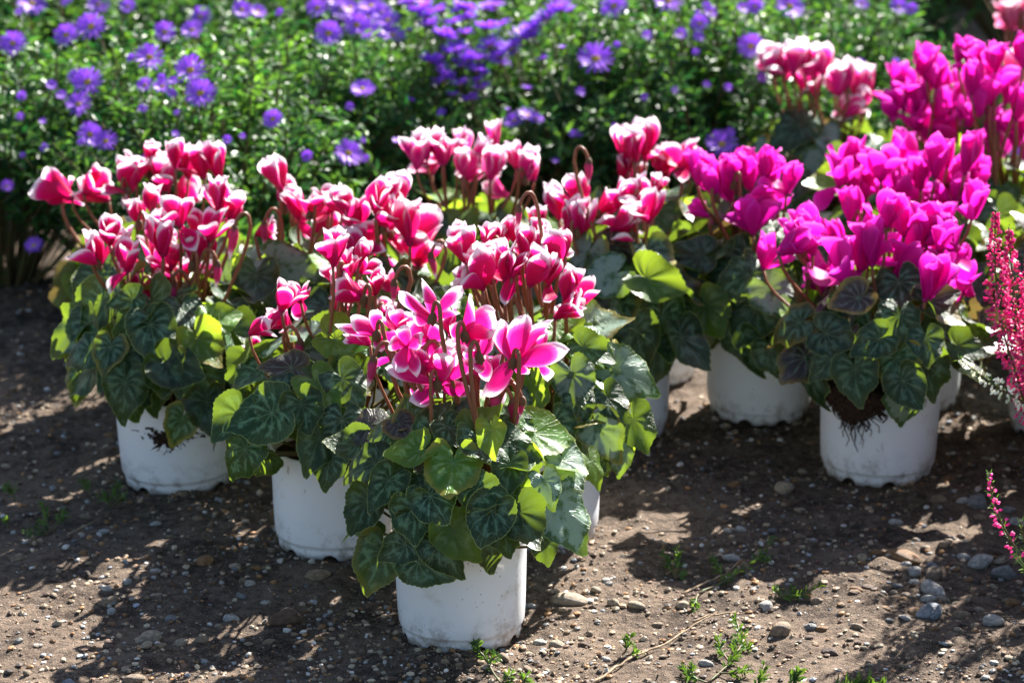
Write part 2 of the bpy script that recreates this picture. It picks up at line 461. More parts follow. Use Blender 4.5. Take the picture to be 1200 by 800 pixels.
MID = [(1028,643,20,'orange'),(1071,664,18,'white'),(1093,663,26,'tan'),(1088,695,18,'white'),(1073,707,22,'orange'),(1127,713,20,'tan'),(1097,731,13,'orange'),(1130,642,16,'white'),(1093,651,14,'blue'),(950,724,16,'grey'),(975,752,22,'brown'),(933,775,19,'tan'),(827,771,15,'white'),(857,647,20,'white'),(897,701,18,'white'),(1103,583,18,'tan'),(1182,594,17,'grey'),(1195,606,18,'white'),(632,747,17,'white'),(655,755,18,'cream'),(709,767,14,'white'),(720,702,16,'cream'),(745,705,18,'cream'),(623,707,11,'white'),(121,619,14,'white'),(182,672,13,'white'),(149,683,12,'white'),(126,694,13,'white'),(128,705,23,'tan'),(102,600,13,'tan'),(273,721,18,'white'),(277,667,16,'cream'),(68,733,13,'cream'),(22,653,17,'tan'),(172,761,15,'cream'),(187,760,16,'tan'),(157,796,26,'tan'),(80,797,17,'blue'),(285,680,13,'tan'),(295,685,12,'white'),(283,697,13,'grey'),(212,752,17,'cream'),(237,749,18,'tan'),(311,706,13,'white'),(301,669,14,'orange'),(200,685,12,'brown'),(150,696,14,'brown'),(1120,690,10,'tan'),(1145,705,14,'grey'),(1135,670,13,'orange'),(1168,640,13,'brown'),(1120,655,12,'white'),(1190,697,20,'orange'),(870,655,14,'orange'),(840,640,16,'tan'),(905,610,14,'grey'),(870,612,12,'white'),(940,618,13,'tan'),(800,705,16,'cream'),(770,720,14,'tan'),(690,735,12,'tan'),(1155,790,13,'white'),(1060,770,12,'tan'),(1128,585,14,'white'),(960,590,14,'brown'),(860,560,14,'orange'),(845,600,12,'tan'),(820,545,13,'brown'),(925,580,20,'brown'),(1110,560,14,'orange'),(1180,560,14,'tan'),(700,690,12,'cream'),(645,690,10,'cream'),(590,770,14,'tan'),(660,715,10,'tan')]
for q in MID: stone(*q)
# pebbles of about a centimetre, scattered the way the photograph shows them: dense lower right and lower left
cn = list(STONE_C); pr = [.17, .09, .26, .15, .16, .07, .08, .02]
cnt = 0
while cnt < 205:
    x = random.uniform(-20, 1220) if cnt < 150 else random.uniform(985, 1215); y = random.uniform(480, 815) if cnt < 150 else random.uniform(600, 760)
    dens = .30 + .55 * float(vn(x, y * 2, 160, 7)) ** .8 + (.7 if x > 985 and 610 < y < 745 else 0)
    if 380 < x < 560 and y > 690: dens *= .15
    if random.random() > dens: continue
    stone(x, y, random.choice([8.5, 9, 9.5, 10, 11, 12, 14]), random.choices(cn, pr)[0], random.uniform(.65, .95)); cnt += 1
# finer gravel, one mass
PAL = np.array([STONE_C[c] for c in cn])
def gravel(n, lo, hi, seed, basev, basef):
    r3 = np.random.default_rng(seed); P = []
    while len(P) < n:
        x = r3.uniform(-60, 1260); y = 260 + 560 * r3.random() ** .7
        if r3.random() > .25 + .9 * float(vn(x, y * 2, 120, 9)) ** 1.6: continue
        p = on_ground(x, y)
        P.append((p.x, p.y))
    for (px_, Y_, rt_) in ((541, 2.29, .060), (390, 2.50, .060), (209, 2.70, .063), (634, 2.53, .060), (722, 2.85, .060), (890, 2.92, .061), (1030, 2.72, .063), (1066, 2.96, .060)):
        X_ = at(px_, 400 + F * math.tan(math.atan2(CH - .02, Y_) - R(PITCH)), Y_).x      # grit gathered at the foot of each pot
        for _ in range(170):
            q_ = r3.uniform(0, 6.28); d_ = rt_ * .90 + abs(r3.normal(scale=.007)); P.append((X_ + d_ * math.cos(q_), Y_ + d_ * math.sin(q_)))
    n = len(P); P = np.array(P); s = lo * (hi / lo) ** (r3.random(n) ** 1.7)
    nv = len(basev)
    v = np.repeat(basev[None], n, 0) * (1 + r3.normal(scale=.14, size=(n, nv, 1)))
    v *= np.stack([np.ones(n), r3.uniform(.6, 1, n), r3.uniform(.4, .75, n)], 1)[:, None]
    a = r3.uniform(0, 6.28, n); c, sn = np.cos(a)[:, None], np.sin(a)[:, None]
    v = np.stack([v[..., 0] * c - v[..., 1] * sn, v[..., 0] * sn + v[..., 1] * c, v[..., 2]], -1) * s[:, None, None]
    v[..., 0] += P[:, 0, None]; v[..., 1] += P[:, 1, None]; v[..., 2] += (gh(P[:, 0], P[:, 1]) + s * .25)[:, None]
    f = basef[None] + (np.arange(n) * nv)[:, None, None]
    ci = r3.choice(len(PAL), n, p=np.array(pr) / sum(pr)); cc = PAL[ci] * r3.uniform(.30, 1.0, (n, 1))
    return v.reshape(-1, 3), f.reshape(-1, 3), np.repeat(cc, nv, 0)
v, f, c = gravel(17000, .0006, .0043, 3, I1v, I1f)
o = obj('fine_gravel', mesh('fine_gravel', v, f, [M['gravel']], colr=c, smooth=False), ground, kind='stuff')

# ------------------------------------------------------------------ cyclamen pieces
def leaf_mesh(seed, mat):
    r = random.Random(seed)
    NA, NR = 60, 6
    tab_t = [0, 10, 28, 50, 72, 95, 120, 142, 158, 170, 180]
    el_ = r.uniform(0, 1)
    tab_r = [.80 + .08 * el_, .685, .575 - .01 * el_, .52 - .03 * el_, .495 - .04 * el_, .49 - .03 * el_, .495, .485, .43, .23, .06]; lob = r.uniform(.005, .05); lob_n = r.choice([7, 8, 9])
    wob = [(r.uniform(.004, .022), r.randint(2, 6), r.uniform(0, 6)) for _ in range(3)]
    a1, a2, a3 = r.uniform(-.7, .75), r.uniform(-.75, .7), r.uniform(.07, .21)
    p1, p2, nf = r.uniform(0, 6), r.uniform(0, 6), r.choice([3, 4, 5])
    roll = r.uniform(-.3, .9)
    V, U, FL, Fc = [Vector((0, 0, 0))], [(0.5, 0)], [(0, 0)], []
    for j in range(1, NR + 1):
        q = (j / NR) ** .85
        for i in range(NA):
            th = -math.pi + 2 * math.pi * (i + .5) / NA
            ad = abs(math.degrees(th))
            rad = float(np.interp(ad, tab_t, tab_r))
            for am, fr, ph in wob: rad *= 1 + am * math.sin(fr * th + ph)
            rad *= 1 + lob * math.cos(lob_n * th) * min(1, (180 - ad) / 40)
            if j == NR: rad *= 1 + (.018 if i % 2 else -.018)
            rr = rad * q
            x, y = math.sin(th) * rr, math.cos(th) * rr
            z = -a1 * rr * rr * 1.0 - a2 * x * x * 1.2 + .10 * abs(x) * (1 - q * .4)
            z += a3 * q ** 3 * rad * math.sin(nf * th + p1) * .9 + .035 * q ** 2 * math.sin((nf + 3) * th + p2) * rad
            z -= .22 * max(0, y - .2) ** 2 * (1 + roll)
            # raised flesh between the veins
            z += .006 * math.sin(q * math.pi) * math.cos(th * (8 + 1.5 * q))
            V.append(Vector((x, y, z))); U.append((th / 6.2832 + .5, j / NR if j < NR else 1)); FL.append((x, y))
    for i in range(NA - 1): Fc.append((0, 1 + (i + 1), 1 + i))
    for j in range(NR - 1):
        for i in range(NA - 1):
            a = 1 + j * NA + i; Fc.append((a, a + 1, a + 1 + NA, a + NA))
    for t in range(len(V)): pass
    me = mesh('leaf', V, [tuple(f) for f in Fc], [mat], uv=U, uv2=FL)
    return me
LV = {}
def get_leaf(kind, v):
    key = (kind, v)
    if key not in LV:
        me = leaf_mesh(v * 13 + 5, M[kind])
        # make sure the upper face looks along +Z
        me.flip_normals() if me.polygons[len(me.polygons) // 2].normal.z < 0 else None
        LV[key] = me
    return LV[key]
v, f = tube([Vector((0, 0, 0)), Vector((.03, 0, .3)), Vector((.05, 0, .65)), Vector((0, 0, 1))], [.9, .8, .7, .6], 5, False)
def petiole_mesh():
    V, Fc = tube([Vector((0, 0, 0)), Vector((.05, .03, .25)), Vector((.07, .03, .55)), Vector((.04, 0, .85)), Vector((0, 0, 1))], [.017, .015, .014, .013, .012], 5, False)
    return mesh('stalk', V, Fc, [M['petiole']])
PET = petiole_mesh()

def petal_mesh(seed, mat):
    r = random.Random(seed)
    NU, NV = 13, 8
    V, U, Fc = [], [], []
    bul = r.uniform(-.04, .14); cup = r.uniform(.12, .5); tw = r.uniform(-.55, .55); tipb = r.uniform(-.16, .12); wav = r.uniform(.01, .06); ph = r.uniform(0, 6)
    sk = r.uniform(-.08, .08)
    pt = r.uniform(0, 1)
    prof_u = [0, .08, .2, .35, .5, .65, .78, .87, .93, .97, .99, 1.0]
    prof_w = [.34, .42, .60, .84, .98, 1.0, .94 - .05 * pt, .80 - .10 * pt, .63 - .12 * pt, .45 - .12 * pt, .27 - .07 * pt, .08]
    for i in range(NU + 1):
        u = 1 - (1 - i / NU) ** 1.35
        w = float(np.interp(u, prof_u, prof_w)) * .5
        for j in range(NV + 1):
            v = -1 + 2 * j / NV
            ang = v * cup * 1.9
            x = (math.sin(ang) / max(.01, cup * 1.9)) * w if cup > .02 else v * w
            y = (1 - math.cos(ang)) * w / (cup * 1.9) * 1.0
            x += sk * math.sin(u * 3.1)
            t = tw * (u ** 1.5)
            x, y = x * math.cos(t) - y * math.sin(t), x * math.sin(t) + y * math.cos(t)
            y += -bul * math.sin(u * math.pi) + tipb * max(0, u - .6) ** 1.5 * 2 + wav * math.sin(6 * u + ph) * abs(v) * v
            z = u - .05 * (v * v) * u
            V.append(Vector((x, y, z))); U.append((j / NV, u))
    for i in range(NU):
        for j in range(NV):
            a = i * (NV + 1) + j; Fc.append((a, a + 1, a + NV + 2, a + NV + 1))
    return mesh('petal', V, Fc, [mat], uv=U)
PT = {}
def get_petal(kind, v):
    if (kind, v) not in PT: PT[(kind, v)] = petal_mesh(v * 7 + 3, M[kind])
    return PT[(kind, v)]
def throat_mesh(mat):
    # swollen ring of the corolla with the little calyx cup, local +z = axis of the petals, nose at the origin
    V, Fc = [], []
    prof = [(.0, .30), (.28, .22), (.42, .0), (.50, -.28), (.40, -.50), (.26, -.60), (.20, -.52)]
    S = 10
    for (rr, z) in prof:
        for k in range(S):
            q = 6.28318 * k / S; m = 1 + .06 * math.cos(q * 5)
            V.append((rr * m * math.cos(q), rr * m * math.sin(q), z + .1))
    for i in range(len(prof) - 1):
        for k in range(S):
            k2 = (k + 1) % S; Fc.append((i * S + k, i * S + k2, (i + 1) * S + k2, (i + 1) * S + k))
    me = mesh('flower', V, Fc, [mat, M['calyx']])
    return me
def throat_mat(name, c):
    return mat_simple(name, c, .5, .3, 300, tuple(q * .6 for q in c), .2, .2)
TH = {k: throat_mesh(throat_mat('throat ' + k, c)) for k, c in {
    'petal_red': (.42, .006, .10), 'petal_pink': (.45, .02, .16), 'petal_pale': (.5, .04, .2), 'petal_magenta': (.42, .006, .20), 'petal_rose': (.6, .1, .25)}.items()}
def calyx_mesh():
    V, Fc = [], []
    S = 10; prof = [(.12, 1.0), (.50, .80), (.78, .40), (.86, 0), (.80, -.45)]
    for i, (rr, z) in enumerate(prof):
        for k in range(S):
            q = 6.28318 * k / S
            zz = z - (.40 if (i == len(prof) - 1 and k % 2 == 0) else 0)
            V.append((rr * math.cos(q), rr * math.sin(q), zz))
    for i in range(len(prof) - 1):
        for k in range(S):
            k2 = (k + 1) % S; Fc.append((i * S + k, (i + 1) * S + k, (i + 1) * S + k2, i * S + k2))
    Fc.append(tuple(range(S)))
    return mesh('calyx', V, Fc, [M['calyx']])
CAL = calyx_mesh()

def add_flower(root, nose, petals, kind, length, stalk_from, hook=None):
    """petals: list of (direction, outward, len, width). nose: world point."""
    loc = root.location
    axis = Vector((0, 0, 0))
    for d, o_, l_, w_ in petals: axis += d.normalized()
    axis = (axis.normalized() + Vector((0, 0, .4))).normalized()
    s = length * .155
    fl = obj('flower', TH[kind], root, frame(nose - loc, axis, Vector((0, 1, .1)), s, s, s))
    inv = (T(loc) @ fl.matrix_basis).inverted()
    for i, (d, o_, l_, w_) in enumerate(petals):
        p = nose + o_.normalized() * length * .06
        Mx = frame(p, d, -o_, w_, l_ * 1.0, l_)
        obj('petal', get_petal(kind, random.randrange(10)), fl, inv @ Mx)
    # stalk, a bent tube from the heart of the plant
    a = Vector(stalk_from); rad = .0017 * random.uniform(.85, 1.2)
    if hook is not None:
        top = nose + hook
        h = hook.length
        side = Vector((hook.x * .5, hook.y * .5, 0))
        pts = bez(a, a + Vector((0, 0, (top.z - a.z) * .45)) + (a - Vector((root.location.x, root.location.y, a.z))) * .3, Vector((top.x, top.y, a.z + (top.z - a.z) * .75)), top, 9)
        cpos = nose + Vector((0, hook.y * .55, .001))
        pts += bez(top, top + Vector((0, 0, h * .55)), cpos + Vector((hook.x * .2, 0, h * 1.25)), cpos + Vector((0, 0, .004)), 7)[1:]
        rads = [rad * (1.25 - .3 * i / len(pts)) for i in range(len(pts))]
        cal = obj('calyx', CAL, fl, inv @ frame(cpos, Vector((hook.x * .25, hook.y * .2, .01)).normalized(), Vector((0, 1, 0)), .0050, .0050, .0066))
    else:
        b = nose - axis * .002
        pts = bez(a, a + Vector(((b.x - a.x) * .25, (b.y - a.y) * .25, (b.z - a.z) * .5)), b - Vector((0, 0, .045)) + rv(.006), b, 9)
        rads = [rad * (1.3 - .4 * i / len(pts)) for i in range(len(pts))]
    V, Fc = tube(pts, rads, 7)
    W = inv
    obj('stalk', mesh('stalk', [W @ q for q in V], Fc, [M['stalk']]), fl)
    return fl

def auto_petals(h, style):
    """style: t(ulip) or o(pen) or d(rooping) or n(odding to the side)"""
    out = []
    lean = Vector((random.uniform(-.28, .28), random.uniform(-.28, .18), 1)).normalized()
    if style == 'n': lean = Vector((random.choice([-1, 1]) * random.uniform(.6, 1.0), random.uniform(-.3, .3), .55)).normalized()
    a0 = random.uniform(0, 6.28)
    n = 5
    X = lean.cross(Vector((0, 1, 0))).normalized(); Yv = lean.cross(X)
    for k in range(n):
        q = a0 + 6.28318 * k / n + random.uniform(-.18, .18)
        o_ = X * math.cos(q) + Yv * math.sin(q)
        if style == 't': s = random.uniform(0, 22)
        elif style == 'o': s = random.uniform(12, 48)
        elif style == 'd': s = random.uniform(5, 30)
        else: s = random.uniform(6, 35)
        if style in 'od' and k == 0: s = random.uniform(85, 150)
        if style == 't' and random.random() < .12: s = random.uniform(40, 75)
        s = R(s)
        d = lean * math.cos(s) + o_ * math.sin(s)
        on = (o_ * math.cos(s) - lean * math.sin(s))
        l_ = h * random.uniform(.88, 1.08) / (1.0)
        out.append((d, on, l_, l_ * random.uniform(.48, .66)))
    return out

def bud_mesh():
    V, Fc = [], []
    S = 8; prof = [(.9, 0), (1.15, .22), (.95, .5), (.6, .8), (.12, 1.05)]
    U = []
    for i, (rr, z) in enumerate(prof):
        for k in range(S):
            q = 6.28318 * k / S + z * 1.4; m = 1 + .12 * math.cos(q * 5 - z * 7)
            V.append((rr * m * math.cos(q) * .16, rr * m * math.sin(q) * .16, z)); U.append((k / S, z))
    for i in range(len(prof) - 1):
        for k in range(S):
            k2 = (k + 1) % S; Fc.append((i * S + k, i * S + k2, (i + 1) * S + k2, (i + 1) * S + k))
    return mesh('bud', V, Fc, [M['bud']], uv=U)
BUD = bud_mesh()
def add_bud(root, p, length, frm, side=1):
    """a nodding bud at p (its upper end) on a crook-shaped stalk"""
    loc = root.location
    dirn = Vector((random.uniform(-.25, .25), -.15, -1))
    bd = obj('bud', BUD, root, frame(p - loc, dirn, Vector((0, 1, 0)), length, length, length))
    inv = (T(loc) @ bd.matrix_basis).inverted()
    obj('calyx', CAL, bd, inv @ frame(p, Vector((0, 0, 1)) - dirn * .2, Vector((0, 1, 0)), .0042, .0042, .0052))
    a = Vector(frm)
    top = p + Vector((side * .014, .004, .012))
    pts = bez(a, a + (top - a) * .35 + Vector((side * .008, 0, .01)), top + Vector((side * .012, 0, -.02)), top, 8)
    pts += bez(top, top + Vector((-side * .004, 0, .008)), p + Vector((side * .002, 0, .014)), p, 5)[1:]
    V, Fc = tube(pts, [.0019] * len(pts), 7)
    obj('stalk', mesh('stalk', [inv @ q for q in V], Fc, [M['stalk']]), bd)

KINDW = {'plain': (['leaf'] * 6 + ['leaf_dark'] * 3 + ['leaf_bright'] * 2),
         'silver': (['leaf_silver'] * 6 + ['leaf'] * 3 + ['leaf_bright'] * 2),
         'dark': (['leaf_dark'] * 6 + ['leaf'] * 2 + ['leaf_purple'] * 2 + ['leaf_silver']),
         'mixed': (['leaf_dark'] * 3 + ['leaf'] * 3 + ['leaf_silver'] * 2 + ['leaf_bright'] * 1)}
CAMP = Vector((0, 0, CH))
def add_leaf(root, p, nrm, tip, size, kind, base, stalk=True, var=None):
    loc = root.location
    nrm = nrm.normalized(); t = tip - nrm * tip.dot(nrm)
    if t.length < 1e-3: t = Vector((0, 0, -1)) - nrm * (-nrm.z)
    t.normalize()
    org = p - t * size * .12
    x = t.cross(nrm)
    Mx = Matrix(((x.x, t.x, nrm.x, 0), (x.y, t.y, nrm.y, 0), (x.z, t.z, nrm.z, 0), (0, 0, 0, 1)))
    Mx = T(org - loc) @ Mx @ Matrix.Scale(size, 4)
    lf = obj('leaf', get_leaf(kind, random.randrange(10) if var is None else var), root, Mx)
    if stalk:
        inv = Mx.inverted()
        b = base - loc; e = org - loc - nrm * .001
        d = e - b
        obj('stalk', PET, lf, inv @ frame(b, d, Vector((random.uniform(-1, 1), random.uniform(-1, 1), .3)), .1, .1, d.length))
    return lf

# ------------------------------------------------------------------ pots
def pot_mesh(rt, h):
    S = 96
    rb = rt * .895
    prof = [(rt - .0022, h - .010, 0), (rt - .0020, h - .0005, 0), (rt + .0004, h, 0), (rt + .0008, h - .003, 0), (rt - .0002, h - .006, 0),
            (rt * .990, h * .75, 0), (rt * .978, h * .5, 0), (rt * .965, h * .28, 0), (rb * 1.062, h * .155, 0), (rb * 1.052, h * .138, 0), (rb * 1.018, h * .128, 0), (rb * 1.008, h * .085, 0),
            (rb * .995, .0, 1), (rb * .965, .0, 1), (rb * .965, h * .06, 0), (0.0005, h * .062, 0)]
    V, Fc = [], []
    for (rr, z, nt_) in prof:
        for k in range(S):
            q = 2 * math.pi * k / S
            zz = z
            if nt_:
                c = (k % 12)
                zz = .0060 if c in (0, 1) else (.0042 if c in (11, 2) else (.0015 if c in (6, 7) else 0.0))
            V.append((rr * math.cos(q), rr * math.sin(q), zz))
    for i in range(len(prof) - 1):
        for k in range(S):
            k2 = (k + 1) % S; Fc.append((i * S + k, (i + 1) * S + k, (i + 1) * S + k2, i * S + k2))
    return mesh('pot', V, Fc, [M['pot']])
def soil_mesh(rt, h):
    S, NR = 28, 5
    V, Fc = [(0, 0, h - .008)], []
    for j in range(1, NR + 1):
        for k in range(S):
            q = 6.28318 * k / S; rr = (rt - .0028) * j / NR
            V.append((rr * math.cos(q), rr * math.sin(q), h - .009 + (random.uniform(-.003, .004) if j < NR else -.001)))
    for k in range(S): Fc.append((0, 1 + k, 1 + (k + 1) % S))
    for j in range(NR - 1):
        for k in range(S):
            a = 1 + j * S + k; b = 1 + j * S + (k + 1) % S; Fc.append((a, a + S, b + S, b))
    return mesh('soil', V, Fc, [M['soil']], smooth=False)
POT = {}
def pot_for(rt, h):
    if (rt, h) not in POT: POT[(rt, h)] = (pot_mesh(rt, h), soil_mesh(rt, h))
    return POT[(rt, h)]

# ------------------------------------------------------------------ a potted cyclamen
GRP = 'potted cyclamens set out in rows on the soil'
def cyclamen(label, px, Y, flowers, petal, foliage, h=.098, rt=.060, nleaf=34, Rl=.105, ltop=.19, lsize=(.042, .058), custom=(), buds=(), fsize=.97, spot=None, seed=0, fill=.6):
    random.seed(seed)
    x = (px - 600) / F * Y / math.cos(R(PITCH)) * 1.0 if spot is None else spot[0]
    # exact sideways place for the pixel column at pot height
    if spot is None:
        yy = 400; zz = .05
        ang = math.atan2(CH - zz, Y); ypx = 400 + F * math.tan(ang - R(PITCH)); x = at(px, ypx, Y).x
    root = thing('potted_cyclamen', label, 'cyclamen', (x, Y, G(x, Y) * .5 - .001), GRP)
    loc = root.location.copy(); root.location = loc
    pm, sm = pot_for(rt, h)
    tl_ = Matrix.Rotation(random.uniform(-.022, .022), 4, 'X') @ Matrix.Rotation(random.uniform(-.022, .022), 4, 'Y')
    po = obj('pot', pm, root, tl_ @ Matrix.Rotation(random.uniform(0, 6), 4, 'Z')); obj('soil', sm, root, tl_)
    C = Vector((x, Y, 0))
    crown = lambda s=.022: Vector((x + random.uniform(-s, s), Y + random.uniform(-s, s), loc.z + h - .008))
    kinds = KINDW[foliage]
    zc = .122; ltop = ltop + .026
    # placed leaves
    for q in custom:
        cx_, cy_, s_px, tipdeg, kd = q[:5]
        # meet the leaf dome with the pixel ray
        d = (at(cx_, cy_, 1.0) - CAMP).normalized()
        A_, B_, E = Rl + .012, Rl + .012, ltop - zc + .01
        cen = Vector((x, Y, zc))
        o_ = CAMP - cen
        sc_ = Vector((1 / A_, 1 / B_, 1 / E))
        dd = Vector((d.x * sc_.x, d.y * sc_.y, d.z * sc_.z)); oo = Vector((o_.x * sc_.x, o_.y * sc_.y, o_.z * sc_.z))
        a_ = dd.dot(dd); b_ = 2 * dd.dot(oo); c_ = oo.dot(oo) - 1; D = b_ * b_ - 4 * a_ * c_
        t_ = (-b_ - math.sqrt(D)) / (2 * a_) if D > 0 else -b_ / (2 * a_)
        p = CAMP + d * t_
        n_ = Vector(((p.x - cen.x) / A_ ** 2, (p.y - cen.y) / B_ ** 2, max(-.1, (p.z - cen.z)) / E ** 2)).normalized()
        v_ = (CAMP - p).normalized()
        n_ = (n_ * .62 + v_ * .55 + Vector((0, 0, .18)) + rv(.16)).normalized()
        if len(q) > 5: n_ = (n_ + Vector(q[5])).normalized()
        a = R(tipdeg)
        rgt = Vector((1, 0, 0)); upi = Vector((0, math.sin(R(PITCH)), math.cos(R(PITCH))))
        tip = rgt * math.cos(a) - upi * math.sin(a)
        add_leaf(root, p, n_, tip, s_px * pxm(p.y) * .98, kd, crown(), True)
    # the rest of the dome
    ga = 2.39996
    for i in range(nleaf):
        t = (i + .5) / nleaf
        phi = i * ga + random.uniform(-.35, .35)
        el = math.asin(max(-.25, min(1, 1 - 1.10 * t)))   # from the top to below the rim
        sh = random.uniform(.80, 1.0) if custom else random.uniform(.86, 1.08)
        if el < .1 and random.random() < .25: continue
        rr = Rl * math.cos(el) * sh
        z = zc + (ltop - zc) * math.sin(el) * sh if el > 0 else zc + .15 * math.sin(el)
        o_ = Vector((math.cos(phi), math.sin(phi), 0))
        p = C + o_ * rr + Vector((0, 0, z + random.uniform(-.008, .008)))
        tl = max(.25, math.pi / 2 - el * .9) * random.uniform(.65, 1.1)
        n_ = (o_ * math.sin(tl) + Vector((0, 0, math.cos(tl))) + rv(.42)).normalized()
        tip = (o_ * math.cos(tl) - Vector((0, 0, math.sin(tl))) + rv(.55))
        add_leaf(root, p, n_, tip, random.uniform(*lsize), random.choice(kinds), crown())
    # flowers, with further blooms tucked in among and behind the placed ones
    more = []
    for q in flowers:
        if random.random() < fill:
            more.append((q[0] + random.uniform(-20, 20), q[1] + random.uniform(-6, 34), q[2] * random.uniform(.72, .95), random.choice('ttton'), random.uniform(.0, .06)) + ((q[5],) if len(q) > 5 else ()))
    for q in list(flowers) + more:
        fx, fy, hp = q[:3]; st = q[3] if len(q) > 3 else 't'
        dy = q[4] if len(q) > 4 else random.uniform(-.035, .035)
        c = at(fx, fy, Y + dy)
        L = hp * pxm(Y + dy) * fsize
        nose = c - Vector((0, 0, L * .45))
        if st == 'd': nose = c + Vector((0, 0, L * .2))
        pk = q[5] if len(q) > 5 else petal
        hk = None
        if random.random() < .22: hk = Vector((random.choice((-1, 1)) * .006, -.010, .010))
        add_flower(root, nose, auto_petals(L, st), pk, L, crown(.03), hk)
    for q in buds:
        bx, by, bl, sd_ = q
        p = at(bx, by, Y - .03)
        add_bud(root, p, bl * pxm(Y), crown(.03) + Vector((0, -.015, 0)), sd_)
    return root

# ------------------------------------------------------------------ the cyclamens
# frontmost: flowers placed petal by petal (photo pixels of the nose and of each petal tip, petal width)
Af = [
 ((442, 392), [(394, 382, 15), (410, 373, 24), (441, 362, 15), (484, 397, 26), (446, 412, 20)], (-2, -8)),
 ((507, 372), [(493, 328, 17), (468, 343, 15), (541, 337, 15), (538, 366, 13), (484, 368, 24)], (0, -24)),
 ((503, 397), [(478, 378, 26), (520, 386, 24), (482, 396, 20), (500, 376, 24), (512, 420, 20)], (0, -10)),
 ((545, 393), [(552, 346, 26), (580, 364, 36), (578, 388, 26), (528, 382, 22), (557, 410, 18)], (-14, -16)),
 ((500, 432), [(532, 408, 26), (478, 412, 22), (492, 404, 16), (470, 430, 18), (520, 440, 16)], (-12, -20)),
 ((513, 450), [(454, 431, 15), (482, 470, 28), (522, 412, 27), (552, 460, 22), (538, 412, 15), (560, 420, 18)], (-2, -14)),
 ((562, 418), [(584, 375, 20), (578, 400, 18), (560, 437, 20), (545, 408, 20), (572, 445, 18)], (0, -10)),
 ((601, 424), [(585, 376, 22), (615, 369, 34), (645, 375, 20), (664, 410, 30), (568, 462, 32), (618, 436, 14)], (2, -16)),
 ((478, 405), [(465, 435, 22), (455, 402, 20), (470, 380, 18), (490, 440, 18), (498, 395, 20)], (0, -10)),
]
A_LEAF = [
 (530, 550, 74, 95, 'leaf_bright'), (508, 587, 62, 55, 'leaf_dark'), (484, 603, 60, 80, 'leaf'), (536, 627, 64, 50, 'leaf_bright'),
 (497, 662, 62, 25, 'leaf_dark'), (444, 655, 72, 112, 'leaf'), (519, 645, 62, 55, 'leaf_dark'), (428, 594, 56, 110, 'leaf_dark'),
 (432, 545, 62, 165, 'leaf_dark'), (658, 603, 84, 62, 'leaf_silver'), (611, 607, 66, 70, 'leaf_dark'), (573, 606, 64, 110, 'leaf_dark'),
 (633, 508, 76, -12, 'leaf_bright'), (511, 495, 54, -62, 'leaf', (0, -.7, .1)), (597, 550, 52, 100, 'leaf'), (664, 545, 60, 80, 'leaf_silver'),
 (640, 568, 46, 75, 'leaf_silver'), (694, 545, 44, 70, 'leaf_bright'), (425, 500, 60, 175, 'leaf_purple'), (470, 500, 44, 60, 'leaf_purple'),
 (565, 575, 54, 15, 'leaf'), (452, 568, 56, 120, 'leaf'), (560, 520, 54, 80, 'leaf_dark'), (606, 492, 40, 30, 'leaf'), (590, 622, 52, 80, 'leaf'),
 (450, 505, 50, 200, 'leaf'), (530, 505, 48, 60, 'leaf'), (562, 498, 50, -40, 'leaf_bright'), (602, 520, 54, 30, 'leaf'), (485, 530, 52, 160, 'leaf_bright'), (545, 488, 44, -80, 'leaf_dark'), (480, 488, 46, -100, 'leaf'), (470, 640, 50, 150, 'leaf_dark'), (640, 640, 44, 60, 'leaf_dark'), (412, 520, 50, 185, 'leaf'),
]
A = cyclamen('frontmost potted cyclamen, wide open pink petals edged white, whole pot in view', 541, 2.29, [(x_, y_, h_, s_, d_) for x_, y_, h_, s_, d_ in ((432, 388, 36, 'n', .02), (458, 402, 40, 'o', .02), (484, 388, 40, 'o', .03), (528, 372, 42, 'o', .03), (560, 392, 42, 't', .02), (590, 396, 42, 'o', .02), (624, 398, 42, 'o', .03), (520, 436, 40, 'o', 0), (550, 440, 36, 't', .01), (482, 432, 38, 'o', .0), (612, 416, 36, 'n', .01), (572, 430, 38, 'o', .0), (505, 410, 38, 't', .01), (536, 410, 40, 'o', .02), (466, 375, 34, 'o', .03))], 'petal_pink', 'plain', fill=.15, nleaf=34, custom=A_LEAF, seed=1, Rl=.100, ltop=.185, buds=[(438, 422, 32, 1), (582, 464, 34, 1), (601, 472, 34, -1), (612, 470, 20, -1), (494, 420, 34, 1)])
def special(root, Y, lst, kind):
    for ii, ((nx_, ny_), pets, hk) in enumerate(lst):
        Yf = Y + random.uniform(-.045, .01)
        nose = at(nx_, ny_, Yf); ps = []
        for (tx, ty, wd) in pets:
            tip = at(tx, ty, Yf + random.uniform(-.014, .010))
            d = tip - nose; n_ = Vector((0, -1, .25)) + rv(.55) + Vector((d.x, 0, d.z)) * 4
            dn = d.normalized(); n_ = (n_ - dn * n_.dot(dn))
            ps.append((dn, n_, d.length * 1.06, wd * pxm(Yf) * 1.0))
        m = pxm(Yf)
        add_flower(root, nose, ps, kind, .034, root.location + Vector((random.uniform(-.035, .035), random.uniform(-.045, 0), .10)), Vector((random.choice((-1, 1)) * random.uniform(.005, .008), -.013, random.uniform(.005, .010))) if ii not in (2, 4, 8) else None)
special(A, 2.285, Af, 'petal_pink')
# withered leaf edge curling under the blooms
add_leaf(A, at(576, 510, 2.21), Vector((-.6, -1, .3)), Vector((.3, 0, -1)), .032, 'leaf_bright', A.location + Vector((0, 0, .09)))

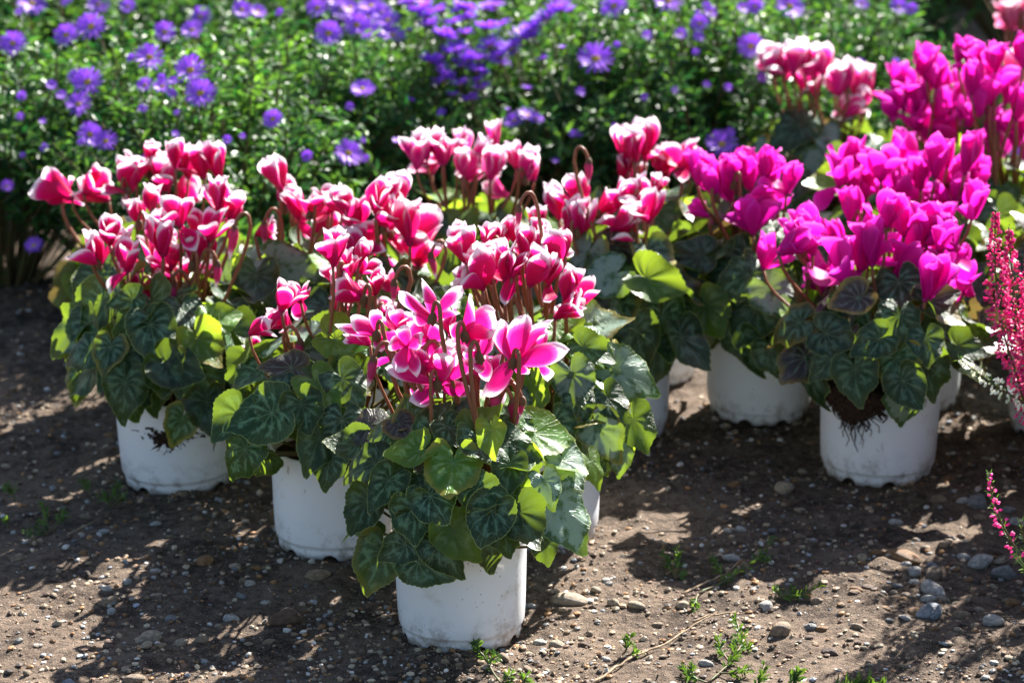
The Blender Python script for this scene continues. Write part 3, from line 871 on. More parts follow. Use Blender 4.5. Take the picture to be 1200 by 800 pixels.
B = cyclamen('potted cyclamen left of the frontmost pot, few crimson blooms, empty pot front with scratches', 390, 2.50,
 [(390, 290, 46, 't', -.04), (330, 347, 40, 'o', -.05), (293, 377, 34, 'n', -.06), (427, 333, 42, 'n', -.02), (408, 312, 34, 'o', .0), (467, 328, 34, 'n', 0), (398, 322, 30, 'o', .02), (440, 350, 34, 'd', 0), (420, 295, 36, 't', .03), (352, 340, 30, 'o', -.02)],
 'petal_red', 'mixed', fill=.9, rt=.060, h=.102, nleaf=44, seed=2, Rl=.115, ltop=.19, buds=[(352, 402, 30, -1), (462, 332, 24, 1)],
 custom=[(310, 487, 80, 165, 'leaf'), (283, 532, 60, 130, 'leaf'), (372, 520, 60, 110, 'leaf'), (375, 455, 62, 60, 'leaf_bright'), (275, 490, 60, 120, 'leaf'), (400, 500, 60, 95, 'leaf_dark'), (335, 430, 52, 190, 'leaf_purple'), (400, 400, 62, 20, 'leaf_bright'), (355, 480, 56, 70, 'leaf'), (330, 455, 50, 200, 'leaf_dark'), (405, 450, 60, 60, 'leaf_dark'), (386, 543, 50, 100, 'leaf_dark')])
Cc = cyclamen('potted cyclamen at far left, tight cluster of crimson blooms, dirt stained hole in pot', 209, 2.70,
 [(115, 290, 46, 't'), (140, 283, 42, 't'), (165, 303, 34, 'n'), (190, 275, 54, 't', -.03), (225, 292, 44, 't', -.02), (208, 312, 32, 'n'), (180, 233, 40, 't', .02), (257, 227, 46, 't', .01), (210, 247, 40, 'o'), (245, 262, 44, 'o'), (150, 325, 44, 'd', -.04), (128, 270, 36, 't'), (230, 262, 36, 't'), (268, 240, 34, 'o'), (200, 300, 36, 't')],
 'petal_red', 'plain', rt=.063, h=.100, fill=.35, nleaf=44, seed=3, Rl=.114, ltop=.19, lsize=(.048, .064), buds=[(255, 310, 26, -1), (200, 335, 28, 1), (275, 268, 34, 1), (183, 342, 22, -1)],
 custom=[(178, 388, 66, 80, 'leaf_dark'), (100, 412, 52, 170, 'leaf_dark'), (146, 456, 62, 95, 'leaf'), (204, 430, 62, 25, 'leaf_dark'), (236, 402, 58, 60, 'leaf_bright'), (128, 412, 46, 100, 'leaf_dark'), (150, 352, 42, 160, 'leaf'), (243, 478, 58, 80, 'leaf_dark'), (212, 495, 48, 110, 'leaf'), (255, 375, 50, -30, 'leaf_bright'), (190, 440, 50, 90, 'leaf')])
D = cyclamen('potted cyclamen just behind the frontmost, cupped crimson blooms above silvery leaves', 634, 2.53,
 [(547, 287, 46, 't', -.03), (577, 277, 40, 't', .02), (565, 314, 54, 't', -.05), (592, 306, 50, 't', -.05), (622, 312, 50, 't', -.05), (613, 284, 40, 't'), (633, 287, 42, 't'), (655, 288, 44, 't', -.02), (600, 330, 34, 'd', -.06), (663, 332, 46, 't', -.05), (652, 352, 46, 'n', -.05), (545, 275, 34, 't', .03), (603, 268, 34, 't', .04), (640, 272, 38, 't', .03), (578, 300, 44, 't', -.01), (588, 275, 36, 't', .04), (643, 340, 34, 'd', -.04)],
 'petal_red', 'silver', nleaf=40, seed=4, Rl=.106, ltop=.19, lsize=(.046, .062), buds=[(608, 245, 22, 1)],
 custom=[(730, 437, 80, 15, 'leaf_silver'), (672, 445, 58, 75, 'leaf_silver'), (700, 382, 62, 5, 'leaf_silver'), (745, 498, 58, 65, 'leaf'), (705, 508, 62, 55, 'leaf_silver'), (655, 500, 50, 60, 'leaf'), (690, 410, 50, 30, 'leaf'), (728, 535, 40, 80, 'leaf_silver'), (678, 475, 46, 90, 'leaf_dark'), (655, 385, 48, -20, 'leaf_bright'), (715, 470, 50, 60, 'leaf')])
E = cyclamen('blurred crimson cyclamen behind the far left plant, blooms reaching left over shade', 192, 2.93,
 [(82, 210, 50, 'n', -.02), (125, 214, 46, 'n'), (150, 205, 44, 't'), (193, 208, 48, 't'), (238, 188, 44, 't'), (256, 188, 42, 'o'), (174, 178, 28, 't'), (205, 180, 36, 't'), (160, 195, 40, 'o'), (182, 190, 40, 't'), (220, 190, 40, 't'), (98, 208, 40, 'n')],
 'petal_red', 'dark', rt=.060, fill=.3, nleaf=40, seed=5, Rl=.108, ltop=.185, lsize=(.05, .068), custom=[(112, 330, 62, 120, 'leaf_dark'), (290, 315, 60, 60, 'leaf_dark')])
Fp = cyclamen('crimson cyclamen behind the left pots, drooping petals, left of the tall tulip shaped bloom', 345, 2.82,
 [(330, 202, 44, 't'), (363, 232, 46, 'o'), (350, 262, 40, 'd'), (385, 232, 38, 'o'), (342, 222, 34, 't'), (300, 262, 30, 'n'), (400, 235, 34, 't')],
 'petal_red', 'silver', nleaf=44, seed=6, Rl=.12, ltop=.19, lsize=(.048, .066), buds=[(310, 262, 26, 1)], custom=[(335, 310, 66, 20, 'leaf_silver'), (300, 330, 60, 90, 'leaf_dark')])
F2 = cyclamen('crimson cyclamen in the middle of the group with one large tulip shaped bloom', 458, 2.74,
 [(480, 256, 64, 't', -.03), (440, 228, 46, 't'), (463, 224, 48, 't'), (418, 252, 44, 't'), (430, 272, 46, 'o'), (408, 235, 40, 't'), (448, 250, 44, 't'), (420, 285, 44, 't')],
 'petal_red', 'plain', nleaf=40, seed=7, Rl=.11, ltop=.19, lsize=(.048, .062), buds=[(505, 300, 26, 1)])
Gp = cyclamen('pale edged cyclamen furthest back in the centre, blooms on long brown stems', 548, 3.03,
 [(488, 177, 44, 't'), (518, 172, 44, 't'), (545, 165, 38, 't'), (580, 156, 38, 't', .02), (543, 188, 38, 't', -.02), (575, 190, 44, 't', -.03), (615, 192, 46, 't'), (595, 214, 36, 'n'), (520, 198, 34, 'd'), (560, 175, 38, 't'), (605, 180, 36, 't'), (500, 170, 36, 't')],
 'petal_pale', 'plain', nleaf=40, seed=8, Rl=.115, ltop=.18, lsize=(.048, .062))
H = cyclamen('crimson cyclamen right of centre, round blooms over dark leaves and a shaded pot', 722, 2.85,
 [(655, 236, 44, 't'), (680, 222, 42, 't'), (676, 254, 46, 't', -.03), (735, 226, 42, 'o'), (740, 256, 46, 't', -.03), (760, 240, 44, 't'), (628, 258, 36, 't'), (700, 236, 32, 'n'), (718, 252, 40, 'n'), (680, 285, 50, 'd'), (750, 222, 38, 't'), (665, 255, 40, 't')],
 'petal_red', 'dark', nleaf=46, seed=9, Rl=.112, ltop=.19, lsize=(.05, .068), buds=[(690, 190, 26, -1)],
 custom=[(712, 325, 60, 150, 'leaf_silver'), (765, 330, 66, 30, 'leaf_bright')])
I_ = cyclamen('crimson cyclamen at the back, between the pale rose and the magenta blooms', 760, 3.05,
 [(736, 172, 54, 't'), (756, 165, 50, 't'), (780, 188, 42, 't'), (800, 178, 42, 'o'), (748, 192, 36, 'd'), (745, 168, 44, 't')],
 'petal_red', 'plain', nleaf=36, seed=10, Rl=.12, ltop=.18, lsize=(.048, .064))
J = cyclamen('magenta cyclamen with a clean white pot, left of the torn rooted pot', 890, 2.92,
 [(818, 195, 44, 't'), (840, 210, 52, 't', -.02), (880, 198, 52, 't'), (905, 205, 48, 't'), (922, 207, 44, 't'), (818, 222, 40, 'd'), (883, 252, 48, 't', -.05), (860, 200, 40, 't'), (830, 240, 30, 'n'), (895, 190, 44, 't'), (912, 225, 40, 'n')],
 'petal_magenta', 'dark', rt=.061, nleaf=50, seed=11, Rl=.13, ltop=.19, lsize=(.05, .066),
 custom=[(870, 325, 60, 150, 'leaf'), (905, 345, 58, 60, 'leaf_silver'), (905, 415, 48, 70, 'leaf_dark'), (830, 365, 60, 60, 'leaf_bright'), (812, 300, 60, 190, 'leaf_dark')])
L = cyclamen('magenta cyclamen at right with dark roots hanging over the rim of its pot', 1030, 2.72,
 [(1000, 243, 46, 't'), (943, 262, 46, 'o'), (915, 275, 50, 'n', -.02), (953, 276, 48, 't'), (990, 305, 60, 't', -.04), (1023, 282, 62, 't', -.03), (1052, 300, 60, 'n'), (1086, 325, 58, 't', -.08), (1083, 262, 56, 't'), (1103, 262, 52, 't'), (1130, 322, 42, 'o'), (973, 312, 34, 'n'), (1008, 325, 48, 'd', -.02), (1060, 255, 46, 't'), (1040, 245, 44, 't'), (1118, 280, 42, 'o'), (1068, 290, 50, 'o'), (1140, 235, 46, 't', .05), (1100, 300, 40, 'd')],
 'petal_magenta', 'dark', fill=.95, rt=.063, h=.100, nleaf=46, seed=12, Rl=.116, ltop=.19, lsize=(.046, .062),
 custom=[(975, 393, 56, 20, 'leaf_dark'), (1003, 440, 60, 80, 'leaf'), (1052, 377, 58, 100, 'leaf'), (1062, 452, 54, 60, 'leaf_dark'), (1128, 408, 48, 30, 'leaf_dark'), (1025, 400, 50, 150, 'leaf_dark'), (1095, 350, 50, -20, 'leaf_purple'), (930, 380, 56, 170, 'leaf_dark'), (1000, 352, 52, 150, 'leaf_purple'), (970, 425, 46, 140, 'leaf_dark'), (1085, 402, 48, 90, 'leaf_dark')])
Mp = cyclamen('magenta cyclamen squeezed behind the rooted pot, its blooms in the middle of the magenta crowd', 1066, 2.96,
 [(993, 183, 50, 't'), (1007, 180, 46, 't'), (1033, 190, 46, 't'), (1057, 176, 50, 't'), (1017, 204, 42, 't'), (1060, 216, 46, 't'), (1097, 184, 50, 't'), (1132, 180, 50, 't'), (1138, 200, 46, 't'), (1107, 210, 46, 't'), (1080, 200, 46, 't'), (1040, 215, 44, 'o'), (1090, 228, 40, 'o'), (1120, 222, 42, 't'), (985, 200, 40, 'o')],
 'petal_magenta', 'plain', fill=.9, nleaf=44, seed=13, Rl=.125, ltop=.185, lsize=(.048, .064), custom=[(975, 215, 54, 160, 'leaf_bright')])
Np = cyclamen('magenta cyclamen behind, crowded blooms just below the dark gap', 1095, 3.27,
 [(1087, 72, 46, 't'), (1057, 95, 44, 't'), (1047, 122, 42, 't'), (1080, 115, 46, 't'), (1110, 94, 46, 't'), (1090, 148, 46, 't'), (1117, 148, 42, 't'), (1075, 95, 40, 'o'), (1100, 120, 42, 't'), (1060, 112, 40, 't'), (1128, 110, 40, 't'), (1075, 135, 40, 'o'), (1098, 85, 38, 't')],
 'petal_magenta', 'plain', nleaf=36, seed=14, Rl=.12, ltop=.18, lsize=(.048, .064))
N2 = cyclamen('magenta cyclamen cut by the right picture edge, behind the crowd', 1168, 3.20,
 [(1150, 72, 44, 't'), (1153, 115, 52, 't'), (1133, 134, 44, 't'), (1163, 144, 46, 't'), (1192, 150, 46, 't'), (1180, 100, 44, 't'), (1192, 120, 44, 't'), (1168, 65, 40, 't'), (1140, 90, 42, 't'), (1168, 90, 42, 'o'), (1195, 80, 44, 't', .05, 'petal_rose'), (1200, 60, 40, 't'), (1138, 60, 36, 't')],
 'petal_magenta', 'plain', nleaf=36, seed=15, Rl=.12, ltop=.18, lsize=(.048, .064))
K = cyclamen('pale rose cyclamen with white petal tips, alone in front of the aster foliage', 962, 3.46,
 [(910, 68, 46, 't'), (930, 66, 42, 't'), (945, 66, 44, 't'), (965, 68, 42, 't'), (984, 92, 42, 't'), (1005, 92, 42, 't'), (990, 122, 32, 'n'), (920, 75, 36, 't'), (995, 84, 36, 't'), (955, 75, 34, 't'), (1020, 92, 34, 'o')],
 'petal_pale', 'dark', nleaf=36, seed=16, Rl=.12, ltop=.18, lsize=(.048, .066), custom=[(930, 150, 60, 150, 'leaf_dark')])
Pp = cyclamen('magenta cyclamen behind the heather, its blooms beyond the right picture edge', 1246, 2.86,
 [(1225, 235, 50, 't', 0), (1250, 245, 48, 't', 0), (1240, 275, 46, 'o', 0), (1270, 240, 46, 't', 0), (1285, 270, 46, 't', 0), (1215, 275, 46, 't', .04), (1262, 290, 44, 'o', 0)],
 'petal_magenta', 'dark', nleaf=50, seed=18, Rl=.12, ltop=.19, lsize=(.048, .064))
O_ = cyclamen('light pink cyclamen in the top right corner beyond the dark gap', 1190, 3.85,
 [(1188, 16, 40, 't', 0), (1200, 10, 36, 't', 0), (1180, 8, 30, 'o', 0), (1205, 25, 34, 't', 0)],
 'petal_rose', 'dark', nleaf=34, seed=17, Rl=.13, ltop=.19, lsize=(.05, .07))
# roots spilling over the torn rim (right plant), and the dirt caked in the hole of the far left pot
def roots(root, rt, h, az0, n, length, seed, zz=None, spread=.5, name='hanging_roots', thick=.0016):
    r = random.Random(seed); parts = []
    for i in range(n):
        q = az0 + r.gauss(0, spread * .45); P = []
        z = (h + .004) if zz is None else zz + r.uniform(-.006, .006); l_ = length * r.uniform(.25, 1.0) * (1 - min(1, abs(q - az0) / spread) * .6)
        for j in range(8):
            t = j / 7; q += r.gauss(0, .055)
            rr = (rt * (.955 + .05 * min(1, z / h)) + r.uniform(.0006, .004) * (1 - t * .5))
            P.append(Vector((rr * math.cos(q), rr * math.sin(q), z))); z -= l_ / 7 * r.uniform(.6, 1.3)
        parts.append(tube(P, [thick * (1 - t / 9) * r.uniform(.5, 1.2) for t in range(8)], 4, False))
    V, Fc = join(parts); V = [Vector(p) for p in V]
    me = mesh(name, V, Fc, [M['root']])
    o = obj(name, me, root, kind='stuff'); return o
roots(L, .063, .100, R(-124), 300, .036, 5, spread=.85, thick=.0034)
roots(L, .063, .100, R(-126), 90, .050, 15, spread=.35, thick=.0026)
roots(L, .063, .100, R(-120), 40, .075, 8, spread=.25)
roots(Cc, .061, .100, R(-92), 70, .010, 6, zz=.070, spread=.55, name='caked_dirt')
roots(Cc, .061, .100, R(-95), 60, .024, 7, zz=.066, spread=.14, name='caked_dirt')
roots(B, .060, .102, R(-70), 70, .020, 9, spread=.8)
roots(J, .061, .098, R(-62), 60, .03, 10, spread=.3)

# ------------------------------------------------------------------ asters
def leaf_cloud(stems, per, llen, lw, seed, cA, cB, start=.42, jit=.018, up=.5, fold=.25):
    """stems: list of polylines. returns verts, faces, colours of narrow folded leaves growing along them"""
    r = np.random.default_rng(seed); Vs, Fs, Cs = [], [], []; nb = 0
    for P in stems:
        P = np.array([list(p) for p in P]); n = len(P)
        for j in range(per):
            t = start + (1 - start) * (j + r.random()) / per
            k = min(n - 2, int(t * (n - 1))); f = t * (n - 1) - k
            b = P[k] * (1 - f) + P[k + 1] * f; ax = P[k + 1] - P[k]; ax /= np.linalg.norm(ax)
            rad = np.cross(ax, r.normal(size=3)); rad /= np.linalg.norm(rad) + 1e-9
            b = b + rad * jit * r.random()
            d = ax * up + rad + r.normal(scale=.25, size=3); d /= np.linalg.norm(d)
            s = np.cross(d, ax + r.normal(scale=.35, size=3)); s /= np.linalg.norm(s) + 1e-9
            nn = np.cross(s, d)
            l_ = llen * r.uniform(.55, 1.25) * (1.15 - .45 * t); w_ = lw * r.uniform(.7, 1.2) * (1.1 - .3 * t)
            m1 = b + d * l_ * .35; m2 = b + d * l_ * .72 - nn * l_ * .05; tp = b + d * l_ - nn * l_ * .16
            Vs += [b, m1 - s * w_ * .5 + nn * w_ * fold, m1, m1 + s * w_ * .5 + nn * w_ * fold,
                   m2 - s * w_ * .38 + nn * w_ * fold, m2, m2 + s * w_ * .38 + nn * w_ * fold, tp]
            Fs += [(nb, nb + 2, nb + 1), (nb, nb + 3, nb + 2), (nb + 1, nb + 2, nb + 5, nb + 4), (nb + 2, nb + 3, nb + 6, nb + 5), (nb + 4, nb + 5, nb + 7), (nb + 5, nb + 6, nb + 7)]
            g = r.random() ** 1.5; c = np.array(cA) * (1 - g) + np.array(cB) * g; Cs += [c * r.uniform(.7, 1.25)] * 8
            nb += 8
    return Vs, Fs, Cs
def bush_meshes(seed, Rb=.22, Hb=.33, nst=120, per=46):
    r = random.Random(seed); stems = []
    for i in range(nst):
        q = r.uniform(0, 6.28); u = math.sqrt(r.random()); e = math.acos(u * .97)
        hgt = Hb * r.uniform(.85, 1.08)
        tip = Vector((Rb * u * math.cos(q) * r.uniform(.9, 1.1), Rb * u * math.sin(q) * r.uniform(.9, 1.1), hgt * math.sqrt(max(0, 1 - u * u * .80))))
        b = Vector((.05 * u * math.cos(q), .05 * u * math.sin(q), .0))
        mid = b.lerp(tip, .5) + Vector((0, 0, .02)) + Vector((r.uniform(-.02, .02), r.uniform(-.02, .02), 0))
        stems.append([b, b.lerp(mid, .5), mid, mid.lerp(tip, .5) + Vector((0, 0, .006)), tip])
    v, f, c = leaf_cloud(stems, per, (.027), .0080, seed, (.014, .062, .020), (.080, .185, .036))
    fm = mesh('foliage', v, f, [M['herb']], colr=np.array(c), smooth=False)
    V, Fc = join([tube(s, [.0022, .002, .0017, .0014, .001], 4, False) for s in stems])
    sm = mesh('stems', V, Fc, [M['herb_stem']])
    return fm, sm
BU = [bush_meshes(s) for s in (21, 22, 23, 24)]
def aster_flower_mesh(n=34, seed=1):
    r = random.Random(seed); V, U, Fc = [], [], []
    for ring, (l_, z0, tz) in enumerate([(1.0, 0, .10), (.88, .03, .28)]):
        for k in range(n // 2):
            q = 6.28318 * (k + .5 * ring + r.uniform(-.2, .2)) / (n // 2); l2 = l_ * r.uniform(.9, 1.05)
            c, s = math.cos(q), math.sin(q); b = len(V); tz2 = tz + r.uniform(-.06, .10)
            for (rr, hw) in ((.16, .035), (.6, .078), (.92, .062), (1.0, .0)):
                zz = z0 + tz2 * (rr ** 1.3)
                if hw: V += [(c * rr * l2 - s * hw, s * rr * l2 + c * hw, zz), (c * rr * l2 + s * hw, s * rr * l2 - c * hw, zz + .01)]; U += [(0, rr), (1, rr)]
                else: V.append((c * rr * l2, s * rr * l2, zz)); U.append((.5, 1))
            Fc += [(b, b + 1, b + 3, b + 2), (b + 2, b + 3, b + 5, b + 4), (b + 4, b + 5, b + 6)]
    me = mesh('flower', V, Fc, [M['aster']], uv=U, smooth=False)
    V, Fc = [], []; S = 10
    for (rr, z) in ((.24, 0), (.24, .08), (.15, .14), (.05, .155)):
        for k in range(S): V.append((rr * math.cos(6.283 * k / S), rr * math.sin(6.283 * k / S), z))
    for i in range(3):
        for k in range(S): k2 = (k + 1) % S; Fc.append((i * S + k, i * S + k2, (i + 1) * S + k2, (i + 1) * S + k))
    Fc.append(tuple(3 * S + k for k in range(S)))
    return me, mesh('flower_centre', V, Fc, [M['aster_eye']])
AFL = [aster_flower_mesh(34, 1), aster_flower_mesh(40, 2), aster_flower_mesh(30, 3)]
V, Fc = join([tube([Vector((0, 0, .02)), Vector((0, 0, -.35))], [.16, .10], 6), tube([Vector((0, 0, -.3)), Vector((.15, .05, -1.6)), Vector((.1, .3, -3.4))], [.045, .045, .05], 5, False)])
AST = mesh('stalk', V, Fc, [M['herb_stem']])
bushes = []
def aster_bush(label, px, Y, var, sc=1.0, spin=0.0, group='purple flowered aster bushes at the back'):
    x = (px - 600) / F * Y / math.cos(R(PITCH)) * 1.02
    root = thing('aster_bush', label, 'aster', (x, Y, G(x, Y)), group)
    Mx = Matrix.Rotation(spin, 4, 'Z') @ Matrix.Diagonal((sc, sc, sc, 1))
    obj('foliage', BU[var][0], root, Mx, kind='stuff'); obj('stems', BU[var][1], root, Mx, kind='stuff')
    bushes.append((root, x, Y, sc)); return root
back = 'aster bush in the hindmost row'
rows = [
 ('aster bush added close behind the far left crimson blooms to shade the ground', 262, 3.27, 3, 1.0, 2.6),  # extra bush, added so its shadow falls on the far left soil
 ('leafy aster bush at the left edge, a few purple daisies over deep shade', 20, 3.46, 0, 1.0, .3),
 ('leafy aster bush carrying several round purple daisies with yellow eyes, second from the left', 180, 3.48, 1, 1.0, 1.2),
 ('leafy aster bush behind the crimson blooms with one low purple daisy', 340, 3.50, 2, 1.02, 2.2),
 ('bright green aster bush with slanting sprays of purple flowers above the centre', 500, 3.64, 3, 1.0, .7),
 ('dense aster bush right of the purple sprays, one open violet flower on top', 655, 3.66, 0, 1.04, 2.9),
 ('dense glossy aster bush with hardly any flowers, behind the magenta blooms', 815, 3.68, 1, 1.04, 4.1),
 ('grey green aster bush behind the pale rose cyclamen', 960, 3.86, 2, .98, 5.2),
 ('upper left aster bush in the second row, daisies at the top edge', 95, 4.03, 3, 1.04, 1.9),
 ('second row aster bush with pale violet flowers near the top edge, left half', 275, 4.05, 0, 1.04, 4.4),
 ('second row aster bush thick with purple flowers along the top edge', 450, 4.05, 1, 1.06, .2),
 ('second row aster bush at the upper end of the long purple sprays', 620, 4.07, 2, 1.06, 3.3),
 ('second row aster bush at top with two small flowers, right of the sprays', 790, 4.1, 3, 1.04, 5.0),
 ('aster bush at the top edge left of the dark gap', 950, 4.25, 0, 1.0, 2.4),
 ('hindmost aster bush, top left corner', 10, 4.45, 1, 1.05, .9), ('hindmost aster bush, above the round daisies', 190, 4.47, 2, 1.05, 3.9),
 ('hindmost aster bush, left of the top centre', 370, 4.47, 3, 1.05, 2.1), ('hindmost aster bush, top centre', 540, 4.49, 0, 1.05, 5.5), ('hindmost aster bush, right of the top centre', 720, 4.5, 1, 1.05, 1.1), ('hindmost aster bush, nearest the dark gap', 890, 4.6, 2, 1.0, 4.7),
 ('small aster bush at the right edge beside the heather, one purple flower', 1240, 3.12, 1, .62, 2.0),
 ('low aster bush at the right edge behind the magenta blooms', 1235, 3.45, 2, .7, 4.0),
]
for a in rows: aster_bush(*a)
AF = [(37,5,34),(78,42,30),(107,32,34),(15,52,32),(103,97,36),(92,123,30),(105,158,30),(124,166,28),(40,288,22),(8,218,16),(175,68,34),(223,83,36),(235,110,36),(193,38,26),(225,36,26),(235,20,26),(170,100,20),(190,102,22),(283,12,24),(320,140,24),(385,40,32),(360,183,14),(408,180,34),(115,6,26),(150,8,20),(302,14,20),(60,100,14),(88,90,18),(72,112,14),
 (372,10,26),(400,12,30),(410,10,24),(418,30,30),(432,37,30),(455,25,30),(460,42,32),(425,105,28),(448,16,24),(490,15,32),(505,30,32),(520,45,32),(535,60,32),(548,72,30),(558,84,28),(508,72,28),(520,90,30),(540,100,26),(552,118,28),(565,105,28),(575,55,34),(600,58,34),(612,46,34),(625,36,34),(640,25,36),(656,14,36),(603,142,26),(618,136,26),(628,140,20),(698,70,42),(720,8,32),(783,2,34),(798,40,16),(545,12,28),(580,8,28),(532,28,26),(545,40,24),(480,5,28),(498,6,26),(515,14,26),(500,20,26),(636,70,16),(617,104,14),(590,30,22),(570,12,24),(435,8,30),(560,70,28),(585,68,28),
 (820,28,22),(833,15,16),(818,43,14),(925,8,34),(880,55,32),(893,92,14),(846,170,38),(1053,8,22),(1068,11,16),(680,108,12),(758,42,14),(870,10,16),(1196,185,26),(1196,262,28),(1010,5,18),(885,8,20)]
random.seed(77)
for line in ([(478, 2), (500, 28), (530, 55), (565, 108)], [(655, 8), (630, 30), (600, 62), (560, 90)], [(498, 66), (520, 92), (545, 118)], [(548, 30), (575, 52), (600, 70)], [(398, 6), (430, 28), (466, 46)], [(560, 2), (530, 20), (505, 12)]):
    for a, b in zip(line[:-1], line[1:]):
        n_ = max(1, int(math.hypot(b[0] - a[0], b[1] - a[1]) / 14))
        for j in range(n_): AF.append((a[0] + (b[0] - a[0]) * j / n_ + random.uniform(-8, 8), a[1] + (b[1] - a[1]) * j / n_ + random.uniform(-8, 8), random.uniform(18, 33)))
for _ in range(60): AF.append((random.uniform(0, 1060), random.uniform(0, 190), random.uniform(8, 13)))
for (fx, fy, fp) in AF:
    best = None
    for (root, bx, bY, sc) in bushes:
        # where the pixel ray meets the bush's dome
        d = (at(fx, fy, 1.0) - CAMP).normalized(); cen = Vector((bx, bY, 0)); o_ = CAMP - cen
        sx_ = 1 / (.235 * sc); sz_ = 1 / (.355 * sc)
        dd = Vector((d.x * sx_, d.y * sx_, d.z * sz_)); oo = Vector((o_.x * sx_, o_.y * sx_, o_.z * sz_))
        a_ = dd.dot(dd); b_ = 2 * dd.dot(oo); c_ = oo.dot(oo) - 1; Dq = b_ * b_ - 4 * a_ * c_
        if Dq < 0: continue
        t_ = (-b_ - math.sqrt(Dq)) / (2 * a_)
        if best is None or t_ < best[0]: best = (t_, root, CAMP + d * t_)
    if best is None: continue
    t_, root, p = best
    s = fp * pxm(p.y) * .5 * 1.1
    ax = Vector((random.uniform(-.3, .4), -.75 if fx < 420 or fx > 660 else -.35, .75)) + rv(.15)
    spray = 470 < fx < 665 and fy < 130
    if spray: ax = Vector((random.uniform(-.5, .5), random.uniform(-.1, .4), 1))
    mi = random.randrange(3)
    root_w = root.location
    fl = obj('flower', AFL[mi][0], root, frame(p - root_w, ax, Vector((0, 1, .2)), s, s, s * (1.5 if spray else 1)))
    if fp > 15: obj('flower_centre', AFL[mi][1], fl, Matrix.Identity(4))
    obj('stalk', AST, fl, Matrix.Diagonal((.012 / s, .012 / s, .012 / s, 1)))

# ------------------------------------------------------------------ heather
def heather(label, base, spikes, seed, group='heathers at the right edge', pot=True, bulk=110):
    r = np.random.default_rng(seed); random.seed(seed)
    root = thing('heather_plant', label, 'heather', base, group); loc = Vector(base)
    if pot:
        pm, sm = pot_for(.06, .098); obj('pot', pm, root); obj('soil', sm, root)
    for (P, rad, cA, cB, nfl) in spikes:
        P = [Vector(p) - loc for p in P]
        # smooth the polyline
        Q = []
        for i in range(len(P) - 1):
            a0 = P[max(0, i - 1)]; a1 = P[i]; a2 = P[i + 1]; a3 = P[min(len(P) - 1, i + 2)]
            for j in range(5):
                t = j / 5; Q.append(.5 * ((2 * a1) + (a2 - a0) * t + (2 * a0 - 5 * a1 + 4 * a2 - a3) * t * t + (3 * a1 - a0 - 3 * a2 + a3) * t ** 3))
        Q.append(P[-1])
        V, Fc = tube(Q, [.0016 - .0010 * i / len(Q) for i in range(len(Q))], 5)
        st = obj('spike', mesh('spike', V, Fc, [M['herb_stem']]), root)
        # needles
        v, f, c = leaf_cloud([Q], bulk, .007 if bulk < 200 else .011, .0014 if bulk < 200 else .0024, seed + 3, (.05, .12, .03), (.12, .22, .05), start=.05, jit=.003, up=.9)
        obj('needles', mesh('needles', v, f, [M['herb']], colr=np.array(c), smooth=False), st, kind='stuff')
        if nfl:
            Vs, Fs, Cs = [], [], []; nb = 0; A_ = np.array([list(q) for q in Q]); n = len(A_)
            for i in range(nfl):
                t = .25 + .73 * (i + r.random()) / nfl; k = min(n - 2, int(t * (n - 1))); fr = t * (n - 1) - k
                b = A_[k] * (1 - fr) + A_[k + 1] * fr; ax = A_[k + 1] - A_[k]; ax /= np.linalg.norm(ax)
                ra = np.cross(ax, r.normal(size=3)); ra /= np.linalg.norm(ra); taper = min(1, (1.02 - t) * 3.2)
                c0 = b + ra * rad * taper * r.uniform(.35, 1.0)
                d = ra * .8 + ax * r.uniform(-.5, .3) + r.normal(scale=.2, size=3); d /= np.linalg.norm(d)
                s1 = np.cross(d, r.normal(size=3)); s1 /= np.linalg.norm(s1); s2 = np.cross(d, s1)
                L_ = .0052 * r.uniform(.7, 1.15) * (.5 + .5 * taper); w_ = .0014 * r.uniform(.8, 1.2)
                Vs += [c0]
                for q in range(5):
                    a = 6.283 * q / 5; Vs.append(c0 + d * L_ * .5 + (s1 * math.cos(a) + s2 * math.sin(a)) * w_)
                for q in range(5):
                    a = 6.283 * q / 5; Vs.append(c0 + d * L_ + (s1 * math.cos(a) + s2 * math.sin(a)) * w_ * .55)
                for q in range(5):
                    q2 = (q + 1) % 5; Fs += [(nb, nb + 1 + q, nb + 1 + q2), (nb + 1 + q, nb + 6 + q, nb + 6 + q2, nb + 1 + q2)]
                g = r.random(); cc = np.array(cA) * (1 - g) + np.array(cB) * g; Cs += [cc * 1.5] + [cc] * 5 + [cc * .9] * 5; nb += 11
            obj('florets', mesh('florets', Vs, Fs, [M['floret']], colr=np.array(Cs), smooth=False), st, kind='stuff')
    return root
HY = 2.46
b1 = Vector((at(1300, 560, HY).x, HY, G(.5, HY)))
pk, pk2 = (.36, .008, .09), (.62, .10, .26)
sp = []
def S_(pts, Y, rad, n, cA=pk, cB=pk2, b=b1):
    return ([b + Vector((0, 0, .10))] + [at(x, y, Y) for x, y in pts], rad, cA, cB, n)
sp.append(S_([(1215, 500), (1192, 440), (1174, 380), (1166, 310), (1167, 246)], HY - .01, .0090, 540))
sp.append(S_([(1222, 510), (1206, 450), (1195, 390), (1186, 320), (1182, 266)], HY + .02, .0090, 540))
sp.append(S_([(1230, 500), (1216, 440), (1206, 370), (1205, 300)], HY + .0, .0090, 480))
sp.append(S_([(1240, 480), (1245, 400), (1235, 300), (1240, 230)], HY + .03, .009, 420))
sp.append(S_([(1270, 460), (1290, 380), (1300, 280)], HY + .02, .009, 300))
sp.append(S_([(1225, 500), (1210, 478), (1180, 460), (1150, 440), (1124, 420)], HY - .03, .0055, 110, (.55, .58, .45), (.75, .75, .68)))
heather('heather with thick upright spikes of pink bells at the right picture edge', b1, sp, 31)
